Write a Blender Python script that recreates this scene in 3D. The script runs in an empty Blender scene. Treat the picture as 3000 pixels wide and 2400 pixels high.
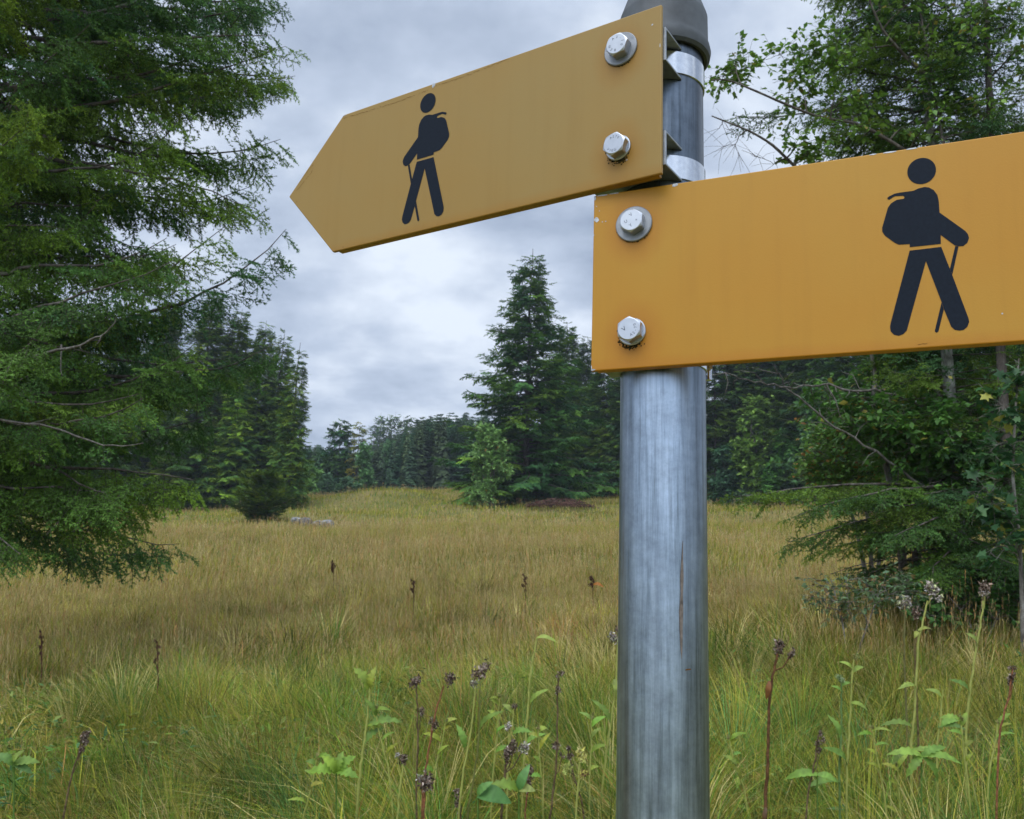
import bpy, bmesh, math, random
import numpy as np
from math import sin, cos, radians, hypot, pi, sqrt, atan2
from mathutils import Vector, Matrix
from mathutils.geometry import tessellate_polygon

# ------------------------------------------------------------------ camera, world, sun, exposure
PITCH, ROLL, FPX = 0.20604, 0.03577, 2631.24          # solved from the two sign boards and the pole
CX, CY = 1500.0, 1200.0                               # photograph is 3000 x 2400
_F = np.array([0, cos(PITCH), sin(PITCH)])
_R0 = np.array([1.0, 0, 0]); _U0 = np.array([0, -sin(PITCH), cos(PITCH)])
_R = _R0 * cos(ROLL) + _U0 * sin(ROLL)
_U = -_R0 * sin(ROLL) + _U0 * cos(ROLL)

scene = bpy.context.scene
COL = scene.collection
cam_d = bpy.data.cameras.new('camera'); cam = bpy.data.objects.new('camera', cam_d); COL.objects.link(cam)
cam_d.sensor_width = 36.0; cam_d.lens = 36.0 * FPX / 3000.0
cam_d.clip_start = 0.02; cam_d.clip_end = 5000
cam.matrix_world = Matrix(((_R[0], _U[0], -_F[0], 0), (_R[1], _U[1], -_F[1], 0), (_R[2], _U[2], -_F[2], 0), (0, 0, 0, 1)))
cam_d.dof.use_dof = True; cam_d.dof.focus_distance = 0.60; cam_d.dof.aperture_fstop = 50.0
scene.camera = cam

SUN_EL, SUN_AZ = radians(52), radians(205)            # azimuth measured clockwise from +Y: behind the camera, to the left
world = bpy.data.worlds.new("World"); scene.world = world; world.use_nodes = True
nt = world.node_tree; nt.nodes.clear()
def N(t, **kw):
    n = nt.nodes.new(t)
    for k, v in kw.items(): setattr(n, k, v)
    return n
def Lk(a, b): nt.links.new(a, b)
def Math(op, a, b=None, clamp=False):
    n = N('ShaderNodeMath', operation=op); n.use_clamp = clamp
    for i, v in enumerate((a, b)):
        if v is None: continue
        if isinstance(v, (int, float)): n.inputs[i].default_value = v
        else: Lk(v, n.inputs[i])
    return n.outputs[0]
out = N('ShaderNodeOutputWorld')
sky = N('ShaderNodeTexSky'); sky.sky_type = 'NISHITA'; sky.sun_disc = False
sky.sun_elevation = SUN_EL; sky.sun_rotation = SUN_AZ
bg1 = N('ShaderNodeBackground'); bg1.inputs[1].default_value = 0.10; Lk(sky.outputs[0], bg1.inputs[0])
tc = N('ShaderNodeTexCoord'); sep = N('ShaderNodeSeparateXYZ'); Lk(tc.outputs['Generated'], sep.inputs[0])
zc = Math('MAXIMUM', sep.outputs[2], 0.0)
den = Math('ADD', zc, 0.22)
comb = N('ShaderNodeCombineXYZ')
Lk(Math('DIVIDE', sep.outputs[0], den), comb.inputs[0]); Lk(Math('DIVIDE', sep.outputs[1], den), comb.inputs[1])
comb.inputs[2].default_value = 3.1
nz = N('ShaderNodeTexNoise'); nz.inputs['Scale'].default_value = 1.9; nz.inputs['Detail'].default_value = 6
nz.inputs['Roughness'].default_value = 0.5; nz.inputs['Distortion'].default_value = 0.15
Lk(comb.outputs[0], nz.inputs['Vector'])
nz2 = N('ShaderNodeTexNoise'); nz2.inputs['Scale'].default_value = 4.3; nz2.inputs['Detail'].default_value = 5
nz2.inputs['Roughness'].default_value = 0.55
Lk(comb.outputs[0], nz2.inputs['Vector'])
nmix = Math('ADD', Math('MULTIPLY', nz.outputs[0], 0.60), Math('MULTIPLY', nz2.outputs[0], 0.40))
ramp = N('ShaderNodeValToRGB'); Lk(nmix, ramp.inputs[0])
cr = ramp.color_ramp; cr.elements[0].position = 0.38; cr.elements[0].color = (0.25, 0.305, 0.405, 1)
cr.elements[1].position = 0.61; cr.elements[1].color = (0.64, 0.70, 0.785, 1)
e = cr.elements.new(0.5); e.color = (0.41, 0.475, 0.585, 1)
# overcast: the cloud layer is brighter towards the zenith and round the hidden sun than low over the meadow
zen = Math('MAXIMUM', Math('SUBTRACT', zc, 0.58), 0.0)
back = Math('MAXIMUM', Math('MULTIPLY', sep.outputs[1], -1.0), 0.0)
gain = Math('ADD', Math('ADD', Math('MULTIPLY', zen, 4.2), Math('MULTIPLY', back, 1.0)), 0.95)
cl = N('ShaderNodeMix', data_type='RGBA', blend_type='MULTIPLY'); cl.inputs[0].default_value = 1.0
Lk(ramp.outputs[0], cl.inputs[6])
gc = N('ShaderNodeCombineColor'); 
for i in range(3): Lk(gain, gc.inputs[i])
Lk(gc.outputs[0], cl.inputs[7])
bg2 = N('ShaderNodeBackground'); bg2.inputs[1].default_value = 1.0; Lk(cl.outputs[2], bg2.inputs[0])
mixs = N('ShaderNodeMixShader'); mixs.inputs[0].default_value = 0.94
Lk(bg1.outputs[0], mixs.inputs[1]); Lk(bg2.outputs[0], mixs.inputs[2]); Lk(mixs.outputs[0], out.inputs[0])

sun_d = bpy.data.lights.new('sun', 'SUN'); sun_d.energy = 1.1; sun_d.angle = radians(40); sun_d.color = (1.0, 0.96, 0.90)
sun = bpy.data.objects.new('sun', sun_d); COL.objects.link(sun)
_sd = Vector((sin(SUN_AZ) * cos(SUN_EL), cos(SUN_AZ) * cos(SUN_EL), sin(SUN_EL)))
sun.rotation_euler = _sd.to_track_quat('Z', 'Y').to_euler()
sun.location = _sd * 50

vs = scene.view_settings; vs.view_transform = 'Standard'; vs.look = 'None'; vs.exposure = 0.55; vs.gamma = 1.0; vs.use_curve_mapping = False
scene.cycles.max_bounces = 6; scene.cycles.diffuse_bounces = 3; scene.cycles.glossy_bounces = 3
scene.cycles.transmission_bounces = 3; scene.cycles.transparent_max_bounces = 4
scene.cycles.caustics_reflective = False; scene.cycles.caustics_refractive = False

# ------------------------------------------------------------------ projection helpers
def ray(u, v):
    return _F + _R * (u - CX) / FPX - _U * (v - CY) / FPX
def at(u, v, Y):                                       # the point seen at a pixel, at depth Y
    d = ray(u, v); return d * (Y / d[1])
def project(P):
    P = np.asarray(P, float); d = P @ _F
    return CX + FPX * (P @ _R) / d, CY - FPX * (P @ _U) / d
_rs = np.random.RandomState(5)
_G = _rs.rand(8, 257, 257)
def vnoise(x, y, seed=0):
    g = _G[seed % 8]; x = np.asarray(x, float) + 1000.3; y = np.asarray(y, float) + 1000.7
    xi = np.floor(x).astype(int); yi = np.floor(y).astype(int); fx = x - xi; fy = y - yi
    fx = fx * fx * (3 - 2 * fx); fy = fy * fy * (3 - 2 * fy); xi %= 256; yi %= 256
    return (g[xi, yi] * (1 - fx) + g[xi + 1, yi] * fx) * (1 - fy) + (g[xi, yi + 1] * (1 - fx) + g[xi + 1, yi + 1] * fx) * fy
def gz(X, Y):                                          # terrain height (camera is at the origin, 1.75 m over the ground)
    X = np.asarray(X, float); Y = np.asarray(Y, float)
    y1 = np.clip(Y, -30, 110)
    z = -1.75 + .09 * y1 + .00034 * y1 * np.abs(y1) + .05 * np.clip(X, -150, 150)
    z = z + .135 * np.clip(Y - 110, 0, 230)
    z = z + .40 * np.exp(-(((X - 5.5) / 3.0) ** 2 + ((Y - 11) / 3.5) ** 2))
    r = np.hypot(X, Y)
    k = np.clip(r / 30, 0, 1)
    z = z + (vnoise(X / 9, Y / 9, 1) - .5) * .55 * k + (vnoise(X / 2.3, Y / 2.3, 2) - .5) * .12 + (vnoise(X / 4.5, Y / 6.5, 3) - .5) * .75 * np.clip((r - 18) / 30, 0, 1) + (vnoise(X / 13, Y / 11, 4) - .5) * 1.5 * np.clip((r - 35) / 40, 0, 1) + 1.1 * np.exp(-((X + 9) / 9) ** 2 - ((Y - 92) / 9) ** 2)
    return z
def ground_pt(u, Y):                                   # terrain point seen in pixel column u at depth Y
    X = (u - CX) / FPX * Y
    for _ in range(6):
        X += (u - project((X, Y, float(gz(X, Y))))[0]) / FPX * Y * 1.0
    return np.array([X, Y, float(gz(X, Y))])
def height_for(u, vtop, Y):                            # how tall a thing standing in column u at depth Y must be to reach row vtop
    g = ground_pt(u, Y); h = 1.0
    for _ in range(12):
        v = project(g + np.array([0, 0, h]))[1]; h += (v - vtop) / FPX * Y
    return h

# ------------------------------------------------------------------ object helpers
def tag(o, label=None, cat=None, group=None, kind=None):
    if label: o['label'] = label
    if cat: o['category'] = cat
    if group: o['group'] = group
    if kind: o['kind'] = kind
    return o
def empty(name, loc, label, cat, group=None):
    o = bpy.data.objects.new(name, None); COL.objects.link(o); o.location = Vector(loc)
    o.empty_display_size = 0.1
    return tag(o, label, cat, group)
class Geo:
    def __init__(s): s.V = []; s.T = []; s.C = []; s.n = 0
    def add(s, V, T, C):
        V = np.asarray(V, float).reshape(-1, 3); T = np.asarray(T, int).reshape(-1, 3)
        C = np.asarray(C, float)
        if C.ndim == 1: C = np.tile(C, (len(V), 1))
        s.V.append(V); s.T.append(T + s.n); s.C.append(C); s.n += len(V)
    def build(s, name, mat, parent=None, smooth=False, origin=None):
        me = bpy.data.meshes.new(name)
        V = np.concatenate(s.V); T = np.concatenate(s.T); C = np.concatenate(s.C)
        if origin is not None: V = V - np.asarray(origin, float)
        me.vertices.add(len(V)); me.vertices.foreach_set('co', V.astype(np.float32).ravel())
        me.loops.add(T.size); me.loops.foreach_set('vertex_index', T.astype(np.int32).ravel())
        me.polygons.add(len(T)); me.polygons.foreach_set('loop_start', np.arange(0, T.size, 3, dtype=np.int32))
        if smooth: me.polygons.foreach_set('use_smooth', np.ones(len(T), bool))
        a = me.attributes.new('Col', 'FLOAT_COLOR', 'POINT')
        a.data.foreach_set('color', np.hstack([C, np.ones((len(C), 1))]).astype(np.float32).ravel())
        me.update(calc_edges=True)
        if not isinstance(mat, (list, tuple)): mat = [mat]
        for m in mat: me.materials.append(m)
        o = bpy.data.objects.new(name, me); COL.objects.link(o)
        if parent: o.parent = parent
        return o
def tube(geo, P, Rr, col, n=6, cap=False, rng=None, rough=0.0):
    P = np.asarray(P, float); k = len(P)
    Rr = np.broadcast_to(np.asarray(Rr, float), (k,))
    t = np.gradient(P, axis=0); t /= np.linalg.norm(t, axis=1, keepdims=True) + 1e-12
    ref = np.array([0, 0, 1.0]) if abs(t[0][2]) < .9 else np.array([1.0, 0, 0])
    a = np.cross(t, ref); a /= np.linalg.norm(a, axis=1, keepdims=True) + 1e-12; b = np.cross(t, a)
    ang = np.linspace(0, 2 * pi, n, endpoint=False)
    rr = Rr[:, None] * np.ones(n)
    if rng is not None and rough: rr = rr * (1 + rough * (rng.rand(k, n) - .5))
    V = P[:, None, :] + rr[..., None] * (np.cos(ang)[None, :, None] * a[:, None, :] + np.sin(ang)[None, :, None] * b[:, None, :])
    T = []
    i = np.arange(k - 1)[:, None]; j = np.arange(n)[None, :]
    A = i * n + j; B = i * n + (j + 1) % n; Cc = (i + 1) * n + (j + 1) % n; D = (i + 1) * n + j
    T = np.concatenate([np.stack([A, B, Cc], -1).reshape(-1, 3), np.stack([A, Cc, D], -1).reshape(-1, 3)])
    V = V.reshape(-1, 3)
    if cap:
        V = np.vstack([V, P[:1], P[-1:]]); c0 = len(V) - 2; c1 = len(V) - 1
        jj = np.arange(n)
        T = np.concatenate([T, np.stack([np.full(n, c0), (jj + 1) % n, jj], -1),
                            np.stack([np.full(n, c1), (k - 1) * n + jj, (k - 1) * n + (jj + 1) % n], -1)])
    geo.add(V, T, col)
def norm(v): 
    v = np.asarray(v, float); return v / (np.linalg.norm(v) + 1e-12)
def srgb(r, g, b):
    f = lambda c: (c / 255 / 12.92) if c <= 10 else ((c / 255 + .055) / 1.055) ** 2.4
    return (f(r), f(g), f(b))

# ------------------------------------------------------------------ materials
def new_mat(name):
    m = bpy.data.materials.new(name); m.use_nodes = True
    t = m.node_tree; b = t.nodes['Principled BSDF']; return m, t, b
def mnode(t, ty, **kw):
    n = t.nodes.new(ty)
    for k, v in kw.items(): setattr(n, k, v)
    return n
def leaf_mat(name, trans=0.25, rough=0.55, spec=0.25, var=0.35, scale=6.0):
    m, t, b = new_mat(name)
    at_ = mnode(t, 'ShaderNodeAttribute'); at_.attribute_name = 'Col'
    tcn = mnode(t, 'ShaderNodeTexCoord'); nn = mnode(t, 'ShaderNodeTexNoise'); nn.inputs['Scale'].default_value = scale
    t.links.new(tcn.outputs['Object'], nn.inputs['Vector'])
    mr = mnode(t, 'ShaderNodeMapRange'); mr.inputs[1].default_value = .3; mr.inputs[2].default_value = .7
    mr.inputs[3].default_value = 1 - var; mr.inputs[4].default_value = 1 + var
    t.links.new(nn.outputs[0], mr.inputs[0])
    mul = mnode(t, 'ShaderNodeVectorMath', operation='SCALE'); t.links.new(at_.outputs['Color'], mul.inputs[0]); t.links.new(mr.outputs[0], mul.inputs['Scale'])
    t.links.new(mul.outputs[0], b.inputs['Base Color'])
    b.inputs['Roughness'].default_value = rough; b.inputs['Specular IOR Level'].default_value = spec
    tr = mnode(t, 'ShaderNodeBsdfTranslucent'); t.links.new(mul.outputs[0], tr.inputs[0])
    mx = mnode(t, 'ShaderNodeMixShader'); mx.inputs[0].default_value = trans
    t.links.new(b.outputs[0], mx.inputs[1]); t.links.new(tr.outputs[0], mx.inputs[2])
    t.links.new(mx.outputs[0], t.nodes['Material Output'].inputs[0])
    return m
M = {}
M['needle'] = leaf_mat('spruce_needles', .2, .6, .12, .3, 2.5)
M['farneedle'] = leaf_mat('far_spruce_needles', .2, .8, .06, .3, .5)
M['leaf'] = leaf_mat('broad_leaves', .32, .45, .35, .3, 3.0)
M['grass'] = leaf_mat('grass_blades', .25, .8, .05, .2, .8)
M['herb'] = leaf_mat('herb_green', .3, .5, .3, .2, 30)
M['dry'] = leaf_mat('dry_plant', .05, .8, .1, .5, 60)

def bark_mat(name, c1, c2, c3, scale):
    m, t, b = new_mat(name)
    tcn = mnode(t, 'ShaderNodeTexCoord'); mp = mnode(t, 'ShaderNodeMapping'); mp.inputs['Scale'].default_value = (1, 1, .35)
    t.links.new(tcn.outputs['Object'], mp.inputs[0])
    n1 = mnode(t, 'ShaderNodeTexNoise'); n1.inputs['Scale'].default_value = scale; n1.inputs['Detail'].default_value = 8; n1.inputs['Roughness'].default_value = .7
    t.links.new(mp.outputs[0], n1.inputs['Vector'])
    r = mnode(t, 'ShaderNodeValToRGB'); r.color_ramp.elements[0].position = .33; r.color_ramp.elements[1].position = .68
    r.color_ramp.elements[0].color = (*c1, 1); r.color_ramp.elements[1].color = (*c3, 1); e = r.color_ramp.elements.new(.5); e.color = (*c2, 1)
    t.links.new(n1.outputs[0], r.inputs[0]); t.links.new(r.outputs[0], b.inputs['Base Color'])
    b.inputs['Roughness'].default_value = .9; b.inputs['Specular IOR Level'].default_value = .15
    bp = mnode(t, 'ShaderNodeBump'); bp.inputs['Strength'].default_value = .8; bp.inputs['Distance'].default_value = .02
    t.links.new(n1.outputs[0], bp.inputs['Height']); t.links.new(bp.outputs[0], b.inputs['Normal'])
    return m
M['bark'] = bark_mat('grey_bark', (.05, .045, .04), (.16, .145, .125), (.34, .34, .31), 14)
M['sprucebark'] = bark_mat('spruce_bark', (.035, .03, .026), (.10, .085, .075), (.22, .20, .18), 10)
M['palebark'] = bark_mat('pale_lichened_bark', (.10, .10, .09), (.26, .27, .245), (.46, .48, .44), 12)
M['deadwood'] = bark_mat('dead_wood', (.055, .048, .042), (.13, .118, .105), (.26, .25, .23), 22)

def ground_mat():
    m, t, b = new_mat('meadow_soil')
    tcn = mnode(t, 'ShaderNodeTexCoord')
    n1 = mnode(t, 'ShaderNodeTexNoise'); n1.inputs['Scale'].default_value = .16; n1.inputs['Detail'].default_value = 8; n1.inputs['Roughness'].default_value = .65
    n2 = mnode(t, 'ShaderNodeTexNoise'); n2.inputs['Scale'].default_value = 5; n2.inputs['Detail'].default_value = 6
    for n in (n1, n2): t.links.new(tcn.outputs['Object'], n.inputs['Vector'])
    r = mnode(t, 'ShaderNodeValToRGB'); r.color_ramp.elements[0].position = .35; r.color_ramp.elements[1].position = .66
    r.color_ramp.elements[0].color = (.10, .115, .03, 1); r.color_ramp.elements[1].color = (.22, .17, .07, 1)
    e = r.color_ramp.elements.new(.5); e.color = (.16, .15, .045, 1)
    t.links.new(n1.outputs[0], r.inputs[0])
    mx = mnode(t, 'ShaderNodeMix', data_type='RGBA', blend_type='OVERLAY'); mx.inputs[0].default_value = .6
    t.links.new(r.outputs[0], mx.inputs[6]); t.links.new(n2.outputs[0], mx.inputs[7])
    t.links.new(mx.outputs[2], b.inputs['Base Color']); b.inputs['Roughness'].default_value = 1; b.inputs['Specular IOR Level'].default_value = .05
    bp = mnode(t, 'ShaderNodeBump'); bp.inputs['Strength'].default_value = .8; bp.inputs['Distance'].default_value = .1
    t.links.new(n2.outputs[0], bp.inputs['Height']); t.links.new(bp.outputs[0], b.inputs['Normal'])
    return m
M['ground'] = ground_mat()

def paint_mat(name, base, stain, bolts, fade, seed):
    """sign paint: slight mottling, ochre stains washed out round and below the bolts and along the lower rim, fine orange peel"""
    m, t, b = new_mat(name)
    tcn = mnode(t, 'ShaderNodeTexCoord')
    n1 = mnode(t, 'ShaderNodeTexNoise'); n1.inputs['Scale'].default_value = 9; n1.inputs['Detail'].default_value = 5
    n1.noise_dimensions = '4D'; n1.inputs['W'].default_value = seed
    t.links.new(tcn.outputs['Object'], n1.inputs['Vector'])
    r = mnode(t, 'ShaderNodeMix', data_type='RGBA'); r.inputs[6].default_value = (*base, 1); r.inputs[7].default_value = (*fade, 1)
    mr = mnode(t, 'ShaderNodeMapRange'); mr.inputs[1].default_value = .35; mr.inputs[2].default_value = .68
    t.links.new(n1.outputs[0], mr.inputs[0]); t.links.new(mr.outputs[0], r.inputs[0])
    colr = r.outputs[2]
    n3 = mnode(t, 'ShaderNodeTexNoise'); n3.inputs['Scale'].default_value = 55; n3.inputs['Detail'].default_value = 4
    t.links.new(tcn.outputs['Object'], n3.inputs['Vector'])
    for (bx, bz) in bolts:
        vm = mnode(t, 'ShaderNodeVectorMath', operation='SUBTRACT'); vm.inputs[1].default_value = (bx, 0, bz - .003)
        t.links.new(tcn.outputs['Object'], vm.inputs[0])
        sc = mnode(t, 'ShaderNodeVectorMath', operation='MULTIPLY'); sc.inputs[1].default_value = (1, 0, .8); t.links.new(vm.outputs[0], sc.inputs[0])
        ln = mnode(t, 'ShaderNodeVectorMath', operation='LENGTH'); t.links.new(sc.outputs[0], ln.inputs[0])
        ad = mnode(t, 'ShaderNodeMath', operation='MULTIPLY_ADD'); ad.inputs[1].default_value = .008; t.links.new(n3.outputs[0], ad.inputs[0]); t.links.new(ln.outputs['Value'], ad.inputs[2])
        mr2 = mnode(t, 'ShaderNodeMapRange'); mr2.inputs[1].default_value = .011; mr2.inputs[2].default_value = .026; mr2.inputs[3].default_value = .75; mr2.inputs[4].default_value = 0
        t.links.new(ad.outputs[0], mr2.inputs[0])
        mx = mnode(t, 'ShaderNodeMix', data_type='RGBA'); t.links.new(mr2.outputs[0], mx.inputs[0]); t.links.new(colr, mx.inputs[6]); mx.inputs[7].default_value = (*stain, 1)
        colr = mx.outputs[2]
    sp = mnode(t, 'ShaderNodeSeparateXYZ'); t.links.new(tcn.outputs['Object'], sp.inputs[0])
    ad = mnode(t, 'ShaderNodeMath', operation='MULTIPLY_ADD'); ad.inputs[1].default_value = .006; t.links.new(n3.outputs[0], ad.inputs[0]); t.links.new(sp.outputs[2], ad.inputs[2])
    mr3 = mnode(t, 'ShaderNodeMapRange'); mr3.inputs[1].default_value = -.1165; mr3.inputs[2].default_value = -.109; mr3.inputs[3].default_value = .6; mr3.inputs[4].default_value = 0
    t.links.new(ad.outputs[0], mr3.inputs[0])
    mx = mnode(t, 'ShaderNodeMix', data_type='RGBA'); t.links.new(mr3.outputs[0], mx.inputs[0]); t.links.new(colr, mx.inputs[6]); mx.inputs[7].default_value = (*stain, 1)
    colr = mx.outputs[2]
    mpg = mnode(t, 'ShaderNodeMapping'); mpg.inputs['Scale'].default_value = (85, 1, 5); t.links.new(tcn.outputs['Object'], mpg.inputs[0])
    ng = mnode(t, 'ShaderNodeTexNoise'); ng.inputs['Scale'].default_value = 1; ng.inputs['Detail'].default_value = 5; ng.inputs['Roughness'].default_value = .6; t.links.new(mpg.outputs[0], ng.inputs['Vector'])
    mg = mnode(t, 'ShaderNodeMapRange'); mg.inputs[1].default_value = .52; mg.inputs[2].default_value = .78; mg.inputs[3].default_value = 0; mg.inputs[4].default_value = .15; t.links.new(ng.outputs[0], mg.inputs[0])
    mx = mnode(t, 'ShaderNodeMix', data_type='RGBA'); t.links.new(mg.outputs[0], mx.inputs[0]); t.links.new(colr, mx.inputs[6]); mx.inputs[7].default_value = (stain[0] * .62, stain[1] * .66, stain[2] * .8, 1)
    colr = mx.outputs[2]
    # specks of dirt
    vo = mnode(t, 'ShaderNodeTexVoronoi'); vo.inputs['Scale'].default_value = 70; t.links.new(tcn.outputs['Object'], vo.inputs['Vector'])
    wn = mnode(t, 'ShaderNodeMapRange'); wn.inputs[1].default_value = .035; wn.inputs[2].default_value = .06; wn.inputs[3].default_value = 1; wn.inputs[4].default_value = 0
    t.links.new(vo.outputs['Distance'], wn.inputs[0])
    sel = mnode(t, 'ShaderNodeSeparateColor'); t.links.new(vo.outputs['Color'], sel.inputs[0])
    gt = mnode(t, 'ShaderNodeMath', operation='GREATER_THAN'); gt.inputs[1].default_value = .93; t.links.new(sel.outputs[0], gt.inputs[0])
    mu = mnode(t, 'ShaderNodeMath', operation='MULTIPLY'); t.links.new(gt.outputs[0], mu.inputs[0]); t.links.new(wn.outputs[0], mu.inputs[1])
    mu2 = mnode(t, 'ShaderNodeMath', operation='MULTIPLY'); t.links.new(mu.outputs[0], mu2.inputs[0]); mu2.inputs[1].default_value = .6
    mx = mnode(t, 'ShaderNodeMix', data_type='RGBA'); t.links.new(mu2.outputs[0], mx.inputs[0]); t.links.new(colr, mx.inputs[6]); mx.inputs[7].default_value = (.16, .08, .02, 1)
    t.links.new(mx.outputs[2], b.inputs['Base Color'])
    b.inputs['Roughness'].default_value = .42; b.inputs['Specular IOR Level'].default_value = .32
    np_ = mnode(t, 'ShaderNodeTexNoise'); np_.inputs['Scale'].default_value = 900; t.links.new(tcn.outputs['Object'], np_.inputs['Vector'])
    bp = mnode(t, 'ShaderNodeBump'); bp.inputs['Strength'].default_value = .12; bp.inputs['Distance'].default_value = .0004
    t.links.new(np_.outputs[0], bp.inputs['Height']); t.links.new(bp.outputs[0], b.inputs['Normal'])
    return m
def plain_mat(name, col, rough=.6, metal=0.0, spec=.4, nscale=80, namp=.25, bump=.1):
    m, t, b = new_mat(name)
    tcn = mnode(t, 'ShaderNodeTexCoord'); n1 = mnode(t, 'ShaderNodeTexNoise'); n1.inputs['Scale'].default_value = nscale; n1.inputs['Detail'].default_value = 6
    t.links.new(tcn.outputs['Object'], n1.inputs['Vector'])
    mr = mnode(t, 'ShaderNodeMapRange'); mr.inputs[1].default_value = .3; mr.inputs[2].default_value = .7; mr.inputs[3].default_value = 1 - namp; mr.inputs[4].default_value = 1 + namp
    t.links.new(n1.outputs[0], mr.inputs[0])
    s = mnode(t, 'ShaderNodeVectorMath', operation='SCALE'); s.inputs[0].default_value = col; t.links.new(mr.outputs[0], s.inputs['Scale'])
    t.links.new(s.outputs[0], b.inputs['Base Color']); b.inputs['Roughness'].default_value = rough; b.inputs['Metallic'].default_value = metal; b.inputs['Specular IOR Level'].default_value = spec
    bp = mnode(t, 'ShaderNodeBump'); bp.inputs['Strength'].default_value = bump; bp.inputs['Distance'].default_value = .001
    t.links.new(n1.outputs[0], bp.inputs['Height']); t.links.new(bp.outputs[0], b.inputs['Normal'])
    return m
def pole_mat():
    m, t, b = new_mat('galvanised_steel')
    tcn = mnode(t, 'ShaderNodeTexCoord'); mp = mnode(t, 'ShaderNodeMapping'); mp.inputs['Scale'].default_value = (1, 1, .04)
    t.links.new(tcn.outputs['Object'], mp.inputs[0])
    n1 = mnode(t, 'ShaderNodeTexNoise'); n1.inputs['Scale'].default_value = 260; n1.inputs['Detail'].default_value = 9; n1.inputs['Roughness'].default_value = .72
    n0 = mnode(t, 'ShaderNodeTexNoise'); n0.inputs['Scale'].default_value = 60; n0.inputs['Detail'].default_value = 4
    for n in (n1, n0): t.links.new(mp.outputs[0], n.inputs['Vector'])
    n2 = mnode(t, 'ShaderNodeTexNoise'); n2.inputs['Scale'].default_value = 62; n2.inputs['Detail'].default_value = 10; n2.inputs['Roughness'].default_value = .75
    t.links.new(tcn.outputs['Object'], n2.inputs['Vector'])
    r = mnode(t, 'ShaderNodeValToRGB'); t.links.new(n1.outputs[0], r.inputs[0])
    r.color_ramp.elements[0].position = .32; r.color_ramp.elements[0].color = (.13, .165, .195, 1)
    r.color_ramp.elements[1].position = .66; r.color_ramp.elements[1].color = (.33, .40, .49, 1)
    e = r.color_ramp.elements.new(.47); e.color = (.235, .29, .36, 1)
    # brown run-off streaks
    r2 = mnode(t, 'ShaderNodeMapRange'); r2.inputs[1].default_value = .60; r2.inputs[2].default_value = .70; r2.inputs[3].default_value = 0; r2.inputs[4].default_value = .55
    t.links.new(n0.outputs[0], r2.inputs[0])
    mx = mnode(t, 'ShaderNodeMix', data_type='RGBA'); t.links.new(r2.outputs[0], mx.inputs[0]); t.links.new(r.outputs[0], mx.inputs[6]); mx.inputs[7].default_value = (.17, .155, .14, 1)
    mr = mnode(t, 'ShaderNodeMapRange'); mr.inputs[1].default_value = .3; mr.inputs[2].default_value = .7; mr.inputs[3].default_value = .72; mr.inputs[4].default_value = 1.25
    t.links.new(n2.outputs[0], mr.inputs[0])
    s = mnode(t, 'ShaderNodeVectorMath', operation='SCALE'); t.links.new(mx.outputs[2], s.inputs[0]); t.links.new(mr.outputs[0], s.inputs['Scale'])
    mpb = mnode(t, 'ShaderNodeMapping'); mpb.inputs['Scale'].default_value = (1, 1, .02); t.links.new(tcn.outputs['Object'], mpb.inputs[0])
    nb = mnode(t, 'ShaderNodeTexNoise'); nb.inputs['Scale'].default_value = 48; nb.inputs['Detail'].default_value = 3; t.links.new(mpb.outputs[0], nb.inputs['Vector'])
    mb = mnode(t, 'ShaderNodeMapRange'); mb.inputs[1].default_value = .36; mb.inputs[2].default_value = .62; mb.inputs[3].default_value = .70; mb.inputs[4].default_value = 1.32; t.links.new(nb.outputs[0], mb.inputs[0])  # broad vertical bands: patina plus reflection contrast painted into the base colour
    sb = mnode(t, 'ShaderNodeVectorMath', operation='SCALE'); t.links.new(s.outputs[0], sb.inputs[0]); t.links.new(mb.outputs[0], sb.inputs['Scale']); s = sb
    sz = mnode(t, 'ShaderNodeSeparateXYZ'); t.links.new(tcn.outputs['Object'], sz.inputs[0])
    pz = mnode(t, 'ShaderNodeMapRange'); pz.inputs[1].default_value = 1.93; pz.inputs[2].default_value = 2.02; pz.inputs[3].default_value = 1.0; pz.inputs[4].default_value = .36  # upper pole darkened in the colour: weathering plus weaker sky reflection painted in
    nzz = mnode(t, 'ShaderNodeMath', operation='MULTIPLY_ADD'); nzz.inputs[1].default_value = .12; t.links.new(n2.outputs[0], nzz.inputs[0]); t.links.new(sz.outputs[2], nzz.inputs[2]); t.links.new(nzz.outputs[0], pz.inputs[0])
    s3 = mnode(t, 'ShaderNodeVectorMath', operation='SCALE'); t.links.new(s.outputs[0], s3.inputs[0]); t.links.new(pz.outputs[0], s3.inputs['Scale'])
    t.links.new(s3.outputs[0], b.inputs['Base Color']); b.inputs['Metallic'].default_value = .88
    mr2 = mnode(t, 'ShaderNodeMapRange'); mr2.inputs[3].default_value = .22; mr2.inputs[4].default_value = .46
    t.links.new(n1.outputs[0], mr2.inputs[0]); t.links.new(mr2.outputs[0], b.inputs['Roughness'])
    bp = mnode(t, 'ShaderNodeBump'); bp.inputs['Strength'].default_value = .25; bp.inputs['Distance'].default_value = .0008
    t.links.new(n2.outputs[0], bp.inputs['Height']); t.links.new(bp.outputs[0], b.inputs['Normal'])
    return m
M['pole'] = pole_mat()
M['cap'] = plain_mat('weathered_grey_plastic', (.066, .075, .084), .6, 0, .35, 70, .30, .12)
M['rust'] = plain_mat('rust_streak', (.15, .125, .108), .7, 0, .3, 260, .5, .2)
M['steel'] = plain_mat('stainless_steel', (.56, .585, .62), .17, 1.0, .5, 300, .08, .05)
M['boltsteel'] = plain_mat('zinc_plated_steel', (.46, .485, .52), .33, .9, .5, 200, .05, .02)
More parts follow.
